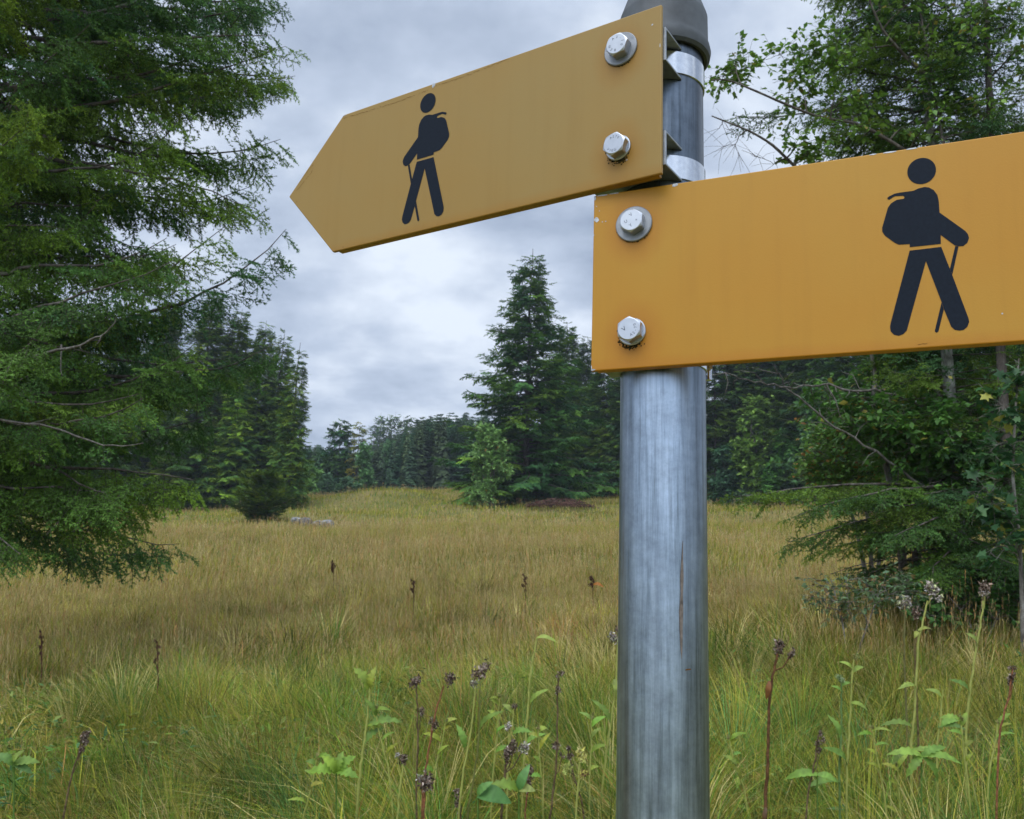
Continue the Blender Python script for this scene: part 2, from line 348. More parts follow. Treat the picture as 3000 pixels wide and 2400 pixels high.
M['washer'] = plain_mat('dull_zinc', (.25, .265, .285), .5, .7, .5, 200, .18, .05)
M['engrave'] = plain_mat('stamped_mark', (.045, .055, .07), .6, .3, .3, 300, .1, .0)
M['bracket'] = plain_mat('bracket_aluminium', (.30, .32, .34), .45, .8, .5, 200, .2, .15)
M['black'] = plain_mat('pictogram_black', (.009, .014, .024), .6, 0, .10, 500, .15, .0)
M['chip'] = plain_mat('bare_aluminium', (.40, .42, .44), .5, .4, .4, 500, .25, .2)
M['dirt'] = plain_mat('mossy_dirt', (.035, .03, .012), 1, 0, .1, 700, .6, 1.0)
M['crack'] = plain_mat('crack_line', (.15, .075, .02), .9, 0, .1, 500, .3, 0)
M['stone'] = plain_mat('pale_stone', (.24, .245, .25), .9, 0, .2, 4, .5, .5)
M['paintA'] = paint_mat('faded_yellow_paint', (.305, .183, .041), (.305, .148, .017), [(.029, -.0238), (.0299, -.0954)], (.295, .195, .056), 1.3)
M['paintB'] = paint_mat('amber_yellow_paint', (.43, .202, .012), (.40, .152, .007), [(.0277, -.0243), (.0269, -.0965)], (.43, .226, .020), 7.7)

# ------------------------------------------------------------------ ground
def grid_axis(lim, n):
    t = np.linspace(-1, 1, n); k = 5.2
    return lim * np.sinh(k * t) / np.sinh(k)
gx = grid_axis(600, 201); gy = grid_axis(600, 201)
GX, GY = np.meshgrid(gx, gy, indexing='ij'); GZ = gz(GX, GY)
V = np.stack([GX, GY, GZ], -1).reshape(-1, 3); n = 201
i, j = np.meshgrid(np.arange(n - 1), np.arange(n - 1), indexing='ij'); a = (i * n + j).ravel()
T = np.concatenate([np.stack([a, a + n, a + n + 1], -1), np.stack([a, a + n + 1, a + 1], -1)])
g = Geo(); g.add(V, T, (.1, .1, .1)); tag(g.build('ground', M['ground'], smooth=True), kind='structure')

# ------------------------------------------------------------------ signpost: pole, cap
PK = 0.94
PX, PY, PR = 0.10484 * PK, 0.61056 * PK, 0.0294 * PK
def bm_obj(name, bm, mats, parent, smooth=False):
    me = bpy.data.meshes.new(name); bm.to_mesh(me); bm.free()
    for m in (mats if isinstance(mats, (list, tuple)) else [mats]): me.materials.append(m)
    if smooth:
        for p in me.polygons: p.use_smooth = True
    o = bpy.data.objects.new(name, me); COL.objects.link(o)
    if parent: o.parent = parent
    return o
def lathe(name, prof, mat, parent, n=64, sharp=None):
    bm = bmesh.new(); rings = []
    for (r, z) in prof:
        if r < 1e-6: rings.append([bm.verts.new((0, 0, z))]); continue
        rings.append([bm.verts.new((r * cos(2 * pi * k / n), r * sin(2 * pi * k / n), z)) for k in range(n)])
    for A, B in zip(rings, rings[1:]):
        for k in range(n):
            k2 = (k + 1) % n
            if len(A) == 1 and len(B) > 1: bm.faces.new((A[0], B[k2], B[k]))
            elif len(B) == 1 and len(A) > 1: bm.faces.new((A[k], A[k2], B[0]))
            else: bm.faces.new((A[k], A[k2], B[k2], B[k]))
    bmesh.ops.recalc_face_normals(bm, faces=bm.faces)
    o = bm_obj(name, bm, mat, parent, True)
    if sharp: o.data.set_sharp_from_angle(angle=radians(sharp))
    return o
post_base = float(gz(PX, PY))
post = empty('signpost', (PX, PY, post_base), 'round galvanised steel post with dark grey cap carrying both yellow signs', 'signpost')
zb = -post_base
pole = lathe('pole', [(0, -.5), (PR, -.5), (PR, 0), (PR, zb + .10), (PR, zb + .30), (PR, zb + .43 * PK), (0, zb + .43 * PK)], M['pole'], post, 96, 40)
lathe('cap', [(PR + .0004, zb + PK * .3980)] + [(r * PK, zb + z * PK) for r, z in ((.0325, .3975), (.0346, .3995), (.0355, .4040), (.0346, .4085), (.0334, .4125),
              (.0332, .4335), (.0327, .4352), (.0268, .4525), (.0245, .4548), (0, .4570))], M['cap'], post, 96, 24)
def add_faces(o, polys, mat):
    """extra faces with their own material joined into an existing part"""
    me = o.data; me.materials.append(mat); mi = len(me.materials) - 1
    bm = bmesh.new(); bm.from_mesh(me)
    for P in polys:
        f = bm.faces.new([bm.verts.new(p) for p in P]); f.material_index = mi; f.smooth = False
    bm.to_mesh(me); bm.free()
def on_pole(u, v, proud=.0003):
    d = ray(u, v); A = d[0]**2 + d[1]**2; B = -PX * d[0] - PY * d[1]; C = PX * PX + PY * PY - (PR + proud)**2
    return d * ((-B - sqrt(B * B - A * C)) / A) - np.array([PX, PY, post_base])
# rust run and a scratch on the pole face: marks with a shape of their own
Lp = [(2000, 1585), (1997, 1630), (1993, 1690), (1994, 1740), (1990, 1790), (1991, 1840), (1993, 1890), (1997, 1930)]
Rp = [(2001, 1586), (2001, 1632), (2003, 1692), (2001, 1742), (2002, 1792), (2000, 1842), (2000, 1890), (1998, 1931)]
add_faces(pole, [[on_pole(*Lp[q]), on_pole(*Lp[q + 1]), on_pole(*Rp[q + 1]), on_pole(*Rp[q])] for q in range(7)], M['rust'])
add_faces(pole, [[on_pole(*p) for p in ((2008, 1962), (2014, 1960), (2024, 1959), (2025, 1962), (2015, 1964), (2008, 1965))]], M['crack'])

# ------------------------------------------------------------------ the two hiking signs
S_L = dict(o=np.array([.08862, .52212, .38445]), d=np.array([-cos(.57907), sin(.57907), 0]), sg=-1)
S_R = dict(o=np.array([.04921, .55359, .26244]), d=np.array([cos(.41428), -sin(.41428), 0]), sg=1)
BODY = [(179.4,-30.2),(182.3,-28.5),(186.8,-28.9),(187.5,-29.9),(187.1,-30.8),(183.3,-30.9),(180.2,-32.6),(178.4,-35.1),(174.8,-46.9),(174.8,-49.4),(176.1,-51.9),(181.0,-56.9),(183.1,-58.3),(188.7,-58.6),(188.7,-60.5),(204.6,-60.6),(204.8,-55.3),(211.5,-62.4),(213.1,-63.1),(215.6,-63.3),(217.8,-61.7),(218.8,-59.0),(218.4,-56.7),(217.2,-54.6),(205.0,-41.9),(205.0,-34.8),(204.5,-31.2),(202.8,-27.9),(200.4,-25.9),(198.2,-25.3),(195.2,-25.6),(192.2,-26.7),(185.4,-26.7),(182.4,-26.9),(179.3,-28.2),(178.4,-28.9),(178.5,-29.8)]
LEGS = [(188.5,-62.6),(204.7,-62.4),(209.1,-79.0),(215.7,-105.1),(215.9,-107.2),(214.8,-109.9),(213.0,-111.4),(210.9,-111.7),(208.6,-111.0),(207.0,-109.2),(204.0,-98.9),(203.1,-94.9),(196.5,-69.9),(185.5,-106.5),(184.7,-109.3),(182.7,-111.3),(180.4,-112.0),(178.0,-111.2),(176.4,-109.0),(176.2,-106.4),(176.6,-104.4)]
ST1 = [(211.7,-62.9),(213.3,-63.3),(209.25,-79.3),(208.3,-75.7)]
ST2 = [(203.0,-94.8),(203.9,-98.9),(200.5,-111.3),(199.6,-111.9),(198.8,-111.2),(198.8,-110.5)]
HEADC = [(197.18 + 7.5 * cos(q * pi / 18), -15.22 + 8.05 * sin(q * pi / 18)) for q in range(36)]
_gl = {}
def glyph(ch):
    if ch not in _gl:
        cu = bpy.data.curves.new('glyph', 'FONT'); cu.body = ch; cu.size = 1.0; cu.align_x = 'CENTER'; cu.resolution_u = 3
        ob = bpy.data.objects.new('glyph', cu); COL.objects.link(ob)
        bpy.context.view_layer.update()
        me = bpy.data.meshes.new_from_object(ob.evaluated_get(bpy.context.evaluated_depsgraph_get()))
        _gl[ch] = ([tuple(v.co)[:2] for v in me.vertices], [tuple(p.vertices) for p in me.polygons])
        bpy.data.objects.remove(ob); bpy.data.curves.remove(cu); bpy.data.meshes.remove(me)
    return _gl[ch]
def hex_bolt(parent, S, s0, t0, washer_r, hexrot, marks, wash_mat):
    """marks: (char, angle on the head, radius in mm, size in mm, turn)"""
    sg = S['sg']
    def P(e, h, t):                                    # e = viewer's right, h = out of the board towards the viewer
        return (s0 + sg * e, -sg * h, t0 + t)
    mm = .001
    n = 72; wt = 1.7; hh = 6.3; af = 7.2; rc = 6.8
    bm = bmesh.new()
    def rad(a):
        q = (a - hexrot) % (pi / 3); return af / cos(q - pi / 6)
    ang = [2 * pi * k / n for k in range(n)]
    low = [bm.verts.new(P(rad(a) * cos(a) * mm, wt * mm, rad(a) * sin(a) * mm)) for a in ang]
    mid = [bm.verts.new(P(rad(a) * cos(a) * mm, (wt + hh - (rad(a) - rc) * .62) * mm, rad(a) * sin(a) * mm)) for a in ang]
    top = [bm.verts.new(P(rc * cos(a) * mm, (wt + hh) * mm, rc * sin(a) * mm)) for a in ang]
    for A, B in ((low, mid), (mid, top)):
        for k in range(n): bm.faces.new((A[k], A[(k + 1) % n], B[(k + 1) % n], B[k]))
    bm.faces.new(top)
    bmesh.ops.recalc_face_normals(bm, faces=bm.faces)
    for (ch, a, r, size, turn) in marks:
        vs, fs = glyph(ch); a = radians(a); tr = radians(turn)
        ce, ct = r * cos(a), r * sin(a); new = []
        for (x, y) in vs:
            x *= size; y = (y - .35) * size
            new.append(bm.verts.new(P((ce + x * cos(tr) - y * sin(tr)) * mm, (wt + hh + .04) * mm, (ct + x * sin(tr) + y * cos(tr)) * mm)))
        for f in fs:
            try: bm.faces.new([new[q] for q in f]).material_index = 1
            except ValueError: pass
    b = bm_obj('bolt', bm, [M['boltsteel'], M['engrave']], parent)
    bm = bmesh.new()
    prof = [(washer_r - .05, .05), (washer_r, .5), (washer_r, wt - .4), (washer_r - .5, wt), (5.0, wt)]
    rings = [[bm.verts.new(P(r * cos(a) * mm, h * mm, r * sin(a) * mm)) for a in ang] for r, h in prof]
    for A, B in zip(rings, rings[1:]):
        for k in range(n): bm.faces.new((A[k], A[(k + 1) % n], B[(k + 1) % n], B[k]))
    bmesh.ops.recalc_face_normals(bm, faces=bm.faces)
    w = bm_obj('washer', bm, wash_mat, b)
    return b
def arc_text(txt, a0, step, r, size):
    return [(c, a0 - k * step, r, size, a0 - k * step - 90) for k, c in enumerate(txt) if c != ' ']
def make_sign(S, label, paint, sym_ds, bolts, brackets, bands, chips, cracks):
    root = empty('hiking_sign', S['o'], label, 'sign', 'yellow hiking signs on the post')
    root.rotation_euler = (0, 0, atan2(S['d'][1], S['d'][0]))
    sg = S['sg']; rng = random.Random(3)
    # panel
    bm = bmesh.new(); ol = [(0, 0), (.2822, 0), (.3387, -.060), (.2822, -.120), (0, -.120)]
    f = bm.faces.new([bm.verts.new((s, 0, t)) for s, t in ol])
    ex = bmesh.ops.extrude_face_region(bm, geom=[f])
    for v in ex['geom']:
        if isinstance(v, bmesh.types.BMVert): v.co.y += sg * .0030
    bmesh.ops.recalc_face_normals(bm, faces=bm.faces)
    bmesh.ops.bevel(bm, geom=list(bm.edges), offset=.0007, segments=2, affect='EDGES', profile=.5)
    panel = bm_obj('panel', bm, paint, root)
    lip = bmesh.new(); lip.from_mesh(panel.data)
    bmesh.ops.create_cube(lip, size=1, matrix=Matrix.Translation((.1405, sg * .0051, -.1187)) @ Matrix.Diagonal((.275, .0040, .0022, 1)))
    lip.to_mesh(panel.data); lip.free()
    def flat(pts, h): return [(s * .001, -sg * h, t * .001) for s, t in pts]
    polys = []
    for (s, t, w, hgt, rot) in chips:
        k = 9; pts = []
        for q in range(k):
            a = 2 * pi * q / k; rr = .62 + .38 * rng.random()
            x, y = w / 2 * rr * cos(a), hgt / 2 * rr * sin(a)
            pts.append((min(max(s + x * cos(rot) - y * sin(rot), .1), 400), min(max(t + x * sin(rot) + y * cos(rot), -119.9), -.1)))
        polys.append(flat(pts, .00015))
    add_faces(panel, polys, M['chip'])
    polys = []
    for line in cracks:
        P = []
        for (x0, y0), (x1, y1) in zip(line, line[1:]):
            m = max(2, int(hypot(x1 - x0, y1 - y0) / 1.2))
            for q in range(m): P.append((x0 + (x1 - x0) * q / m + rng.uniform(-.35, .35), y0 + (y1 - y0) * q / m + rng.uniform(-.6, .6)))
        for A, B in zip(P, P[1:]):
            if rng.random() < .12: continue
            w = rng.uniform(.06, .2); dx, dy = B[0] - A[0], B[1] - A[1]; l = hypot(dx, dy) + 1e-6; nx, ny = -dy / l * w, dx / l * w
            polys.append(flat([(A[0] + nx, A[1] + ny), (B[0] + nx, B[1] + ny), (B[0] - nx, B[1] - ny), (A[0] - nx, A[1] - ny)], .00012))
    if polys: add_faces(panel, polys, M['crack'])
    # moss and dirt gathered under the washers
    polys = []
    for (s, t, wr, *_r) in bolts:
        k = 130 if wr < 10 else 26
        for q in range(k):
            a = radians(rng.gauss(268, 24) if q % 3 else rng.gauss(240, 30)); r = wr + abs(rng.gauss(0, 1.3 if wr < 10 else .55)) - .5
            c = (s * 1 + sg * r * cos(a), t + r * sin(a)); rr = rng.uniform(.25, .75); hh = rng.uniform(.2, .9) * .001
            ring = [(c[0] + rr * cos(x), c[1] + rr * sin(x)) for x in (0, 1.6, 3.1, 4.7)]; base = flat(ring, 0.00005); tip = flat([c], hh)[0]
            for z in range(4): polys.append([base[z], base[(z + 1) % 4], tip])
    add_faces(panel, polys, M['dirt'])
    # hiker pictogram: one printed mark
    bm = bmesh.new()
    for pl in (BODY, LEGS, ST1, ST2, HEADC):
        vv = [bm.verts.new(((s + sym_ds) * .001, -sg * .0002, t * .001)) for s, t in pl]
        for tri in tessellate_polygon([[Vector((s, t, 0)) for s, t in pl]]): bm.faces.new([vv[q] for q in tri])
    for f in bm.faces:
        f.normal_update()
        if f.normal.y * -sg < 0: f.normal_flip()
    bm_obj('hiker_symbol', bm, M['black'], panel)
    for (s, t, wr, rot, marks, wm) in bolts: hex_bolt(root, S, s * .001, t * .001, wr, radians(rot), marks, M[wm])
    for (s0, s1, t0, t1, n1) in brackets:
        # U channel: web against the board, two flanges with a saddle cut that seats on the pole
        axis = np.array([PX, PY, 0]) - S['o']; sa = axis @ S['d']; na = abs(axis @ np.array([-S['d'][1], S['d'][0], 0]))
        bm = bmesh.new()
        def slab(pts, ta, tb):
            A = [bm.verts.new((s, sg * n_, ta)) for s, n_ in pts]; B = [bm.verts.new((s, sg * n_, tb)) for s, n_ in pts]
            bm.faces.new(A); bm.faces.new(B[::-1])
            for q in range(len(pts)): bm.faces.new((A[q], B[q], B[(q + 1) % len(pts)], A[(q + 1) % len(pts)]))
        edge = []
        for q in range(17):
            s = s1 + (s0 - s1) * q / 16; dd = PR + .0004
            nn = na - sqrt(max(dd * dd - (s - sa)**2, 0)) if abs(s - sa) < dd else n1
            edge.append((s, min(n1, nn)))
        for (ta, tb) in ((t0, t0 - .0016), (t1 + .0016, t1)): slab([(s0, .0052), (s1, .0052)] + edge, ta, tb)
        slab([(s0, .0032), (s1, .0032), (s1, .0051), (s0, .0051)], t0, t1)
        bmesh.ops.recalc_face_normals(bm, faces=bm.faces)
        bmesh.ops.bevel(bm, geom=list(bm.edges), offset=.0003, segments=1, affect='EDGES')
        bm_obj('bracket', bm, M['bracket'], root)
    inv = Matrix.Rotation(-atan2(S['d'][1], S['d'][0]), 4, 'Z')
    for (t, hgt, buckle) in bands:
        c = inv @ Vector((PX - S['o'][0], PY - S['o'][1], 0)); bm = bmesh.new(); n = 96
        prof = [(PR + .0002, t - hgt / 2), (PR + .0010, t - hgt / 2 + .0003), (PR + .0010, t + hgt / 2 - .0003), (PR + .0002, t + hgt / 2)]
        rings = [[bm.verts.new((c.x + r * cos(2 * pi * k / n), c.y + r * sin(2 * pi * k / n), z)) for k in range(n)] for r, z in prof]
        for A, B in zip(rings, rings[1:]):
            for k in range(n): bm.faces.new((A[k], A[(k + 1) % n], B[(k + 1) % n], B[k])).smooth = True
        bmesh.ops.recalc_face_normals(bm, faces=bm.faces)
        band = bm_obj('clamp_band', bm, M['steel'], root); band.data.set_sharp_from_angle(angle=radians(30))
        if buckle is not None:
            bk = inv @ Vector((PX + (PR + .0035) * cos(buckle) - S['o'][0], PY + (PR + .0035) * sin(buckle) - S['o'][1], 0))
            bm = bmesh.new(); bmesh.ops.create_cube(bm, size=1, matrix=Matrix.Translation((bk.x, bk.y, t)) @ Matrix.Rotation(buckle - S['rz'], 4, 'Z') @ Matrix.Diagonal((.004, .008, hgt * .6, 1)))
            bmesh.ops.bevel(bm, geom=list(bm.edges), offset=.0012, segments=2, affect='EDGES')
            bmesh.ops.create_cone(bm, segments=12, radius1=.0024, radius2=.0024, depth=.008, cap_ends=True, matrix=Matrix.Translation((bk.x, bk.y, t - hgt * .3 - .002)))
            bm_obj('buckle', bm, M['steel'], band)
    return root
for S in (S_L, S_R): S['rz'] = atan2(S['d'][1], S['d'][0])
mk1 = arc_text('A2-70 BEN ', 118, 36, 4.75, 2.5)
mk2 = arc_text('A270', 115, 24, 4.7, 2.3) + [(c, a, 4.9, 2.3, a + 90) for c, a in zip('VIEG', (222, 244, 262, 284))]
mk3 = [('V', 92, 3.6, 3.2, 35), ('U', 192, 3.4, 3.0, 20), ('+', -8, 3.6, 2.8, 30), ('Y', 268, 3.7, 3.0, 35)]
mk4 = [('V', 178, 3.1, 4.2, 35)] + arc_text('A2-70', -68, -25, 4.3, 2.5)
mk4 = [(c, a, r, s, t_ + 180) if r > 4 else (c, a, r, s, t_) for c, a, r, s, t_ in mk4]
make_sign(S_L, 'faded ochre yellow arrow sign pointing left with small hiker, uppermost on the post', M['paintA'], -4.2,
    [(29.0, -23.8, 11.9, 12, mk1, 'washer'), (29.9, -95.4, 8.7, 16, mk2, 'boltsteel')],
    [(-.0015, .058, -.0150, -.0392, .037), (-.0015, .058, -.0890, -.1130, .037)],
    [(-.0262, .0165, None), (-.1030, .0165, None)],
    [(188.5, -1.8, 4.2, 4.6, .2), (6.5, -13, 1.2, 1.8, .9), (1, -30, .6, 4, 0), (24, -105, 1.5, 1.0, 0), (281, -1, 6, .6, 0)],
    [[(282, -3.5), (250, -4.5), (225, -5.2), (192, -4.2)], [(186, -2.6), (165, -3.2), (140, -2.5), (118, -.8)], [(327, -50), (318, -41), (312, -37), (314, -44), (322, -50), (331, -57)]])
make_sign(S_R, 'amber yellow arrow sign pointing right with large hiker, lowest on the post', M['paintB'], 0.0,
    [(27.7, -24.3, 12.0, 28, mk3, 'washer'), (26.9, -96.5, 8.9, 30, mk4, 'boltsteel')],
    [(.003, .052, -.0120, -.0370, .034), (.003, .052, -.0890, -.1165, .034)],
    [(-.0245, .0165, None), (-.1060, .0165, radians(8))],
    [(.8, -2, 2, 4, 0), (6, -.7, 9, 1.2, 0), (14, -.6, 8, 1.1, 0), (2.2, -17.5, 3.6, 4.2, .5), (6.2, -19.5, 1, .9, 0), (8.5, -19.4, 1.1, .9, 0), (2, -8, .9, .9, 0), (4, -11.5, .8, .8, 0),
     (.4, -28, .8, 1.6, 0), (1, -119.3, 4.5, 1.4, 0), (.4, -117.5, .8, 3, 0), (54.5, -.9, 4.5, 3.2, .2), (172, -.5, 6, .9, 0), (181, -.6, 9, 1.2, 0), (193, -.5, 9, 1.1, 0), (232, -104, 1.0, 1.2, .4)],
    [[(190, -117.6), (196, -117.2)]])

# ------------------------------------------------------------------ conifers
def make_spray(seed, L, step, twig_k, sub=True, needle=None, stem_w=.004, flat_w=None):
    """one flat spruce spray along +X. needle=(length, width, per metre) for near trees, flat_w = twig width for far ones. Returns V, T, mix"""
    rng = np.random.RandomState(seed); segs = []           # p0, p1, order
    def line(p, d, l, order):
        k = max(2, int(l / .08)); P = [np.array(p, float)]
        d = np.array(d, float)
        for _ in range(k):
            d = norm(d + rng.normal(0, .10, 3) + np.array([0, 0, -.05 if order else -.02])); P.append(P[-1] + d * l / k)
        for a, b in zip(P, P[1:]): segs.append((a, b, order))
        return P
    ax = line((0, 0, 0), (1, 0, 0), L, 0); ax = np.array(ax); s_ = 1; x = .12 * L
    while x < L * .97:
        q = x / L * (len(ax) - 1); i0 = min(int(q), len(ax) - 2); p = ax[i0] + (ax[i0 + 1] - ax[i0]) * (q - i0)
        l = ((L - x) * twig_k + .03 * (L / .45)) * rng.uniform(.7, 1.25); a = radians(rng.uniform(42, 62))
        d = np.array([cos(a), s_ * sin(a), rng.uniform(-.28, .10)])
        tw = np.array(line(p, d, l, 1))
        if sub and l > .28 * L:
            y = .3 * l; s2 = 1
            while y < l * .9:
                q2 = y / l * (len(tw) - 1); j0 = min(int(q2), len(tw) - 2); p2 = tw[j0] + (tw[j0 + 1] - tw[j0]) * (q2 - j0)
                dd = norm(tw[j0 + 1] - tw[j0]); pr = np.array([-dd[1], dd[0], 0]) * s2
                line(p2, dd * .7 + pr * .75 + np.array([0, 0, rng.uniform(-.2, .05)]), (l - y) * .5 + .03, 2); s2 = -s2; y += step * 1.1
        s_ = -s_; x += step * .5
    V = []; T = []; C = []
    for a, b, o in segs:
        d = b - a; l = np.linalg.norm(d); d /= l; sd = norm(np.cross(d, (0, 0, 1)) + 1e-6)
        far = np.clip(np.hypot(a[0] / L, a[1] / L), 0, 1)
        if needle:
            n0 = len(V); w = stem_w * (1.0, .6, .5)[o]
            V += [a - sd * w, a + sd * w, b + sd * w * .8, b - sd * w * .8]; T += [(n0, n0 + 1, n0 + 2), (n0, n0 + 2, n0 + 3)]; C += [-1] * 4
            nl, nw, per = needle; k = max(1, int(per * l + rng.rand()))
            for _ in range(k):
                p = a + d * l * rng.rand(); r = rng.normal(0, 1, 3); r -= d * (r @ d); r = norm(r) * np.array([1, 1, .75]); r = norm(r)
                v = norm(d * rng.uniform(.5, .9) + r) * nl * rng.uniform(.7, 1.15); n0 = len(V)
                sw = norm(np.cross(v, rng.normal(0, 1, 3))) * nw * .5
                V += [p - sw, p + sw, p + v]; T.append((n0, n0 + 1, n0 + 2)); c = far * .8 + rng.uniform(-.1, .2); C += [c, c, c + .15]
        else:
            n0 = len(V); w = flat_w * (1.2, 1.0, .8)[o] * rng.uniform(.7, 1.3); up = np.array([0, 0, 1.0]) * w * .35
            V += [a - sd * w + up * rng.uniform(-1, 1), a + sd * w + up * rng.uniform(-1, 1), b + d * l * .5 + up * rng.uniform(-1, 1)]; T.append((n0, n0 + 1, n0 + 2)); C += [far * .7 + rng.uniform(-.1, .2)] * 3
    return np.array(V), np.array(T), np.array(C)
def place(geo, tpl, X, Zh, Tt, sc, colA, colB, rng, stem=(.055, .045, .038)):
    """put copies of one template: X = forward dirs (k,3), Zh = approximate up (k,3), Tt = origins, sc = scales, colours per copy"""
    V, T, C = tpl; k = len(X)
    if not k: return
    X = X / (np.linalg.norm(X, axis=1, keepdims=True) + 1e-9); Y = np.cross(Zh, X); Y /= np.linalg.norm(Y, axis=1, keepdims=True) + 1e-9; Z = np.cross(X, Y)
    Mx = np.stack([X, Y, Z], -1) * np.asarray(sc).reshape(-1, 1, 1)
    W = np.einsum('kij,nj->kni', Mx, V) + Tt[:, None, :]
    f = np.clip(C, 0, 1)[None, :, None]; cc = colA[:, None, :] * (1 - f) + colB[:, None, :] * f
    cc = np.where((C < 0)[None, :, None], np.array(stem), cc)
    n = len(V); TT = (T[None] + (np.arange(k) * n)[:, None, None]).reshape(-1, 3)
    geo.add(W.reshape(-1, 3), TT, np.clip(cc, 0, 1).reshape(-1, 3))
NEAR = [make_spray(q, .46, .092, .62, True, (.030, .0130, 112)) for q in range(6)]
MIDS = [make_spray(20 + q, 1.0, .15, .50, False, None, flat_w=.060) for q in range(5)]
FARS = [make_spray(30 + q, 1.0, .30, .55, False, None, flat_w=.11) for q in range(4)]
DARKN = np.array([(.056, .124, .030), (.076, .148, .028), (.046, .108, .038), (.096, .164, .024)])
TIPN = np.array([(.140, .255, .032), (.190, .315, .032), (.110, .215, .040), (.220, .325, .032)])

def spruce(base, H, length, name, label, seed, tpl, z0=.5, z1=None, whorl=.35, per=6, spray=.46, step=.10, hang=.45, droop=-.30, upturn=.26,
           rise=(-.10, .35), trunk_r=None, extra=(), cull=None, bright=1.0, group=None, lean=0.0, bare=0.0, mat='needle', light=.25, trunk_name='trunk', dead=(), tint=(1, 1, 1), jitter=.25, barkm='sprucebark'):
    """length(z) = branch length at height z above the base. extra = [(z, azimuth, length, rise, droop, upturn)] named boughs"""
    rng = np.random.RandomState(seed); base = np.asarray(base, float)
    root = empty(name, base, label, 'tree', group)
    tr = trunk_r or H * .013; zt = np.linspace(-.2, H, 16); ph = rng.uniform(0, 6)
    tx = lean * zt + .04 * np.sin(zt * .6 + ph) * tr * 6; P = np.stack([tx, .03 * np.cos(zt * .5 + ph) * tr * 6, zt], -1)
    g = Geo(); tube(g, P, tr * np.clip(1 - (zt / H), .04, 1) ** .8 * (1 + .5 * np.exp(-np.maximum(zt, 0) * 3)), (.1, .09, .08), 9, rng=rng, rough=.12)
    gb = Geo(); items = []; nbr = 0
    z = z0; z1 = z1 or H * .985
    while z < z1:
        n = max(3, int(round(per * rng.uniform(.8, 1.25) * (.7 + .3 * min(1, length(z) / (length(z0) + 1e-6))))))
        a0 = rng.uniform(0, 2 * pi)
        for k in range(n):
            zz = z + rng.uniform(-.4, .4) * whorl; hf = np.clip(zz / H, 0, 1)
            items.append((zz, a0 + 2 * pi * k / n + rng.uniform(-.35, .35), length(zz) * rng.uniform(1 - jitter, 1 + jitter * .4), rise[0] + (rise[1] - rise[0]) * hf + rng.uniform(-.10, .10), droop * rng.uniform(.6, 1.3), upturn * rng.uniform(.6, 1.4)))
        z += whorl * rng.uniform(.75, 1.25) * (1.0 if z < .75 * H else .75)
    nreg = len(items); items += list(extra)
    bins = [[] for _ in tpl]
    for it, (zz, az, l, rs, dr, up) in enumerate(items):
        if l < .05: continue
        k = max(5, int(l / .25)); t = np.linspace(0, 1, k + 1)
        px = np.interp(zz, zt, P[:, 0]); py = np.interp(zz, zt, P[:, 1])
        az_t = az + .12 * np.sin(t * 3 + rng.uniform(0, 6))
        rad = l * t; zo = l * (rs * t + dr * t ** 2 + up * t ** 3.2)
        B = np.stack([px + rad * np.cos(az_t), py + rad * np.sin(az_t), zz + zo], -1)
        B[1:] += np.cumsum(rng.normal(0, .012, (k, 3)), 0) * min(l, 2.5) * np.array([1, 1, .6])
        if cull is not None and not cull(base + B[-1], base + B[len(B) // 2]): continue
        if spray < .8 or l > 1.5: tube(gb, B, np.linspace(max(.006, l * .011), .003, k + 1), (.07, .06, .05), 5 if spray < .8 else 3); nbr += 1
        isdead = rng.rand() < bare and it < nreg; fresh = rng.rand() < (light if it < nreg else .25)
        if isdead: continue
        s = spray * .3 + .12 * l
        col_r = rng.rand()
        while s <= l:
            q = s / l * k; i0 = min(int(q), k - 1); p = B[i0] + (B[i0 + 1] - B[i0]) * (q - i0); d = norm(B[i0 + 1] - B[i0]); sd = np.array([-d[1], d[0], 0])
            for sg in ((1, -1) if s < l * .93 else (0,)):
                if sg and rng.rand() < .12: continue
                h = hang * rng.uniform(.2, 1.6)
                X = d * rng.uniform(.55, 1.0) + sd * sg * rng.uniform(.5, 1.0) + np.array([0, 0, -h])
                sc = spray * rng.uniform(.75, 1.15) * (.55 + .45 * min(1, (l - s) / (spray * 1.5) + .35)) / (tpl[0][0][:, 0].max())
                bins[rng.randint(len(tpl))].append((X, np.array([0, 0, 1.0]) + rng.normal(0, .25, 3), p, sc, col_r, fresh))
            s += step * rng.uniform(.7, 1.3)
    gc = Geo(); gc.n = 0
    for tp, b in zip(tpl, bins):
        if not b: continue
        k = len(b); X = np.array([q[0] for q in b]); Z = np.array([q[1] for q in b]); O = np.array([q[2] for q in b]); sc = np.array([q[3] for q in b]); cr_ = np.array([q[4] for q in b])
        ia = (cr_ * 3.99).astype(int); isl = rng.rand(k) < np.where(np.array([q[5] for q in b]), .85, .12)
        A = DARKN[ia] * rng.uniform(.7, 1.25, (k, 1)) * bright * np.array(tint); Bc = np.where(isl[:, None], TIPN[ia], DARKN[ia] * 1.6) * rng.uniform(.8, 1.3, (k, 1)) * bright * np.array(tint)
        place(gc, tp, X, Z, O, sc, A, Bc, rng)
    if g.V: 
        tk = g.build(trunk_name, M[barkm], root, True)
        if nbr > 12 and spray < 2: gb.build('branches', M['sprucebark'], root, True)
    gc.build('crown', M[mat], root)
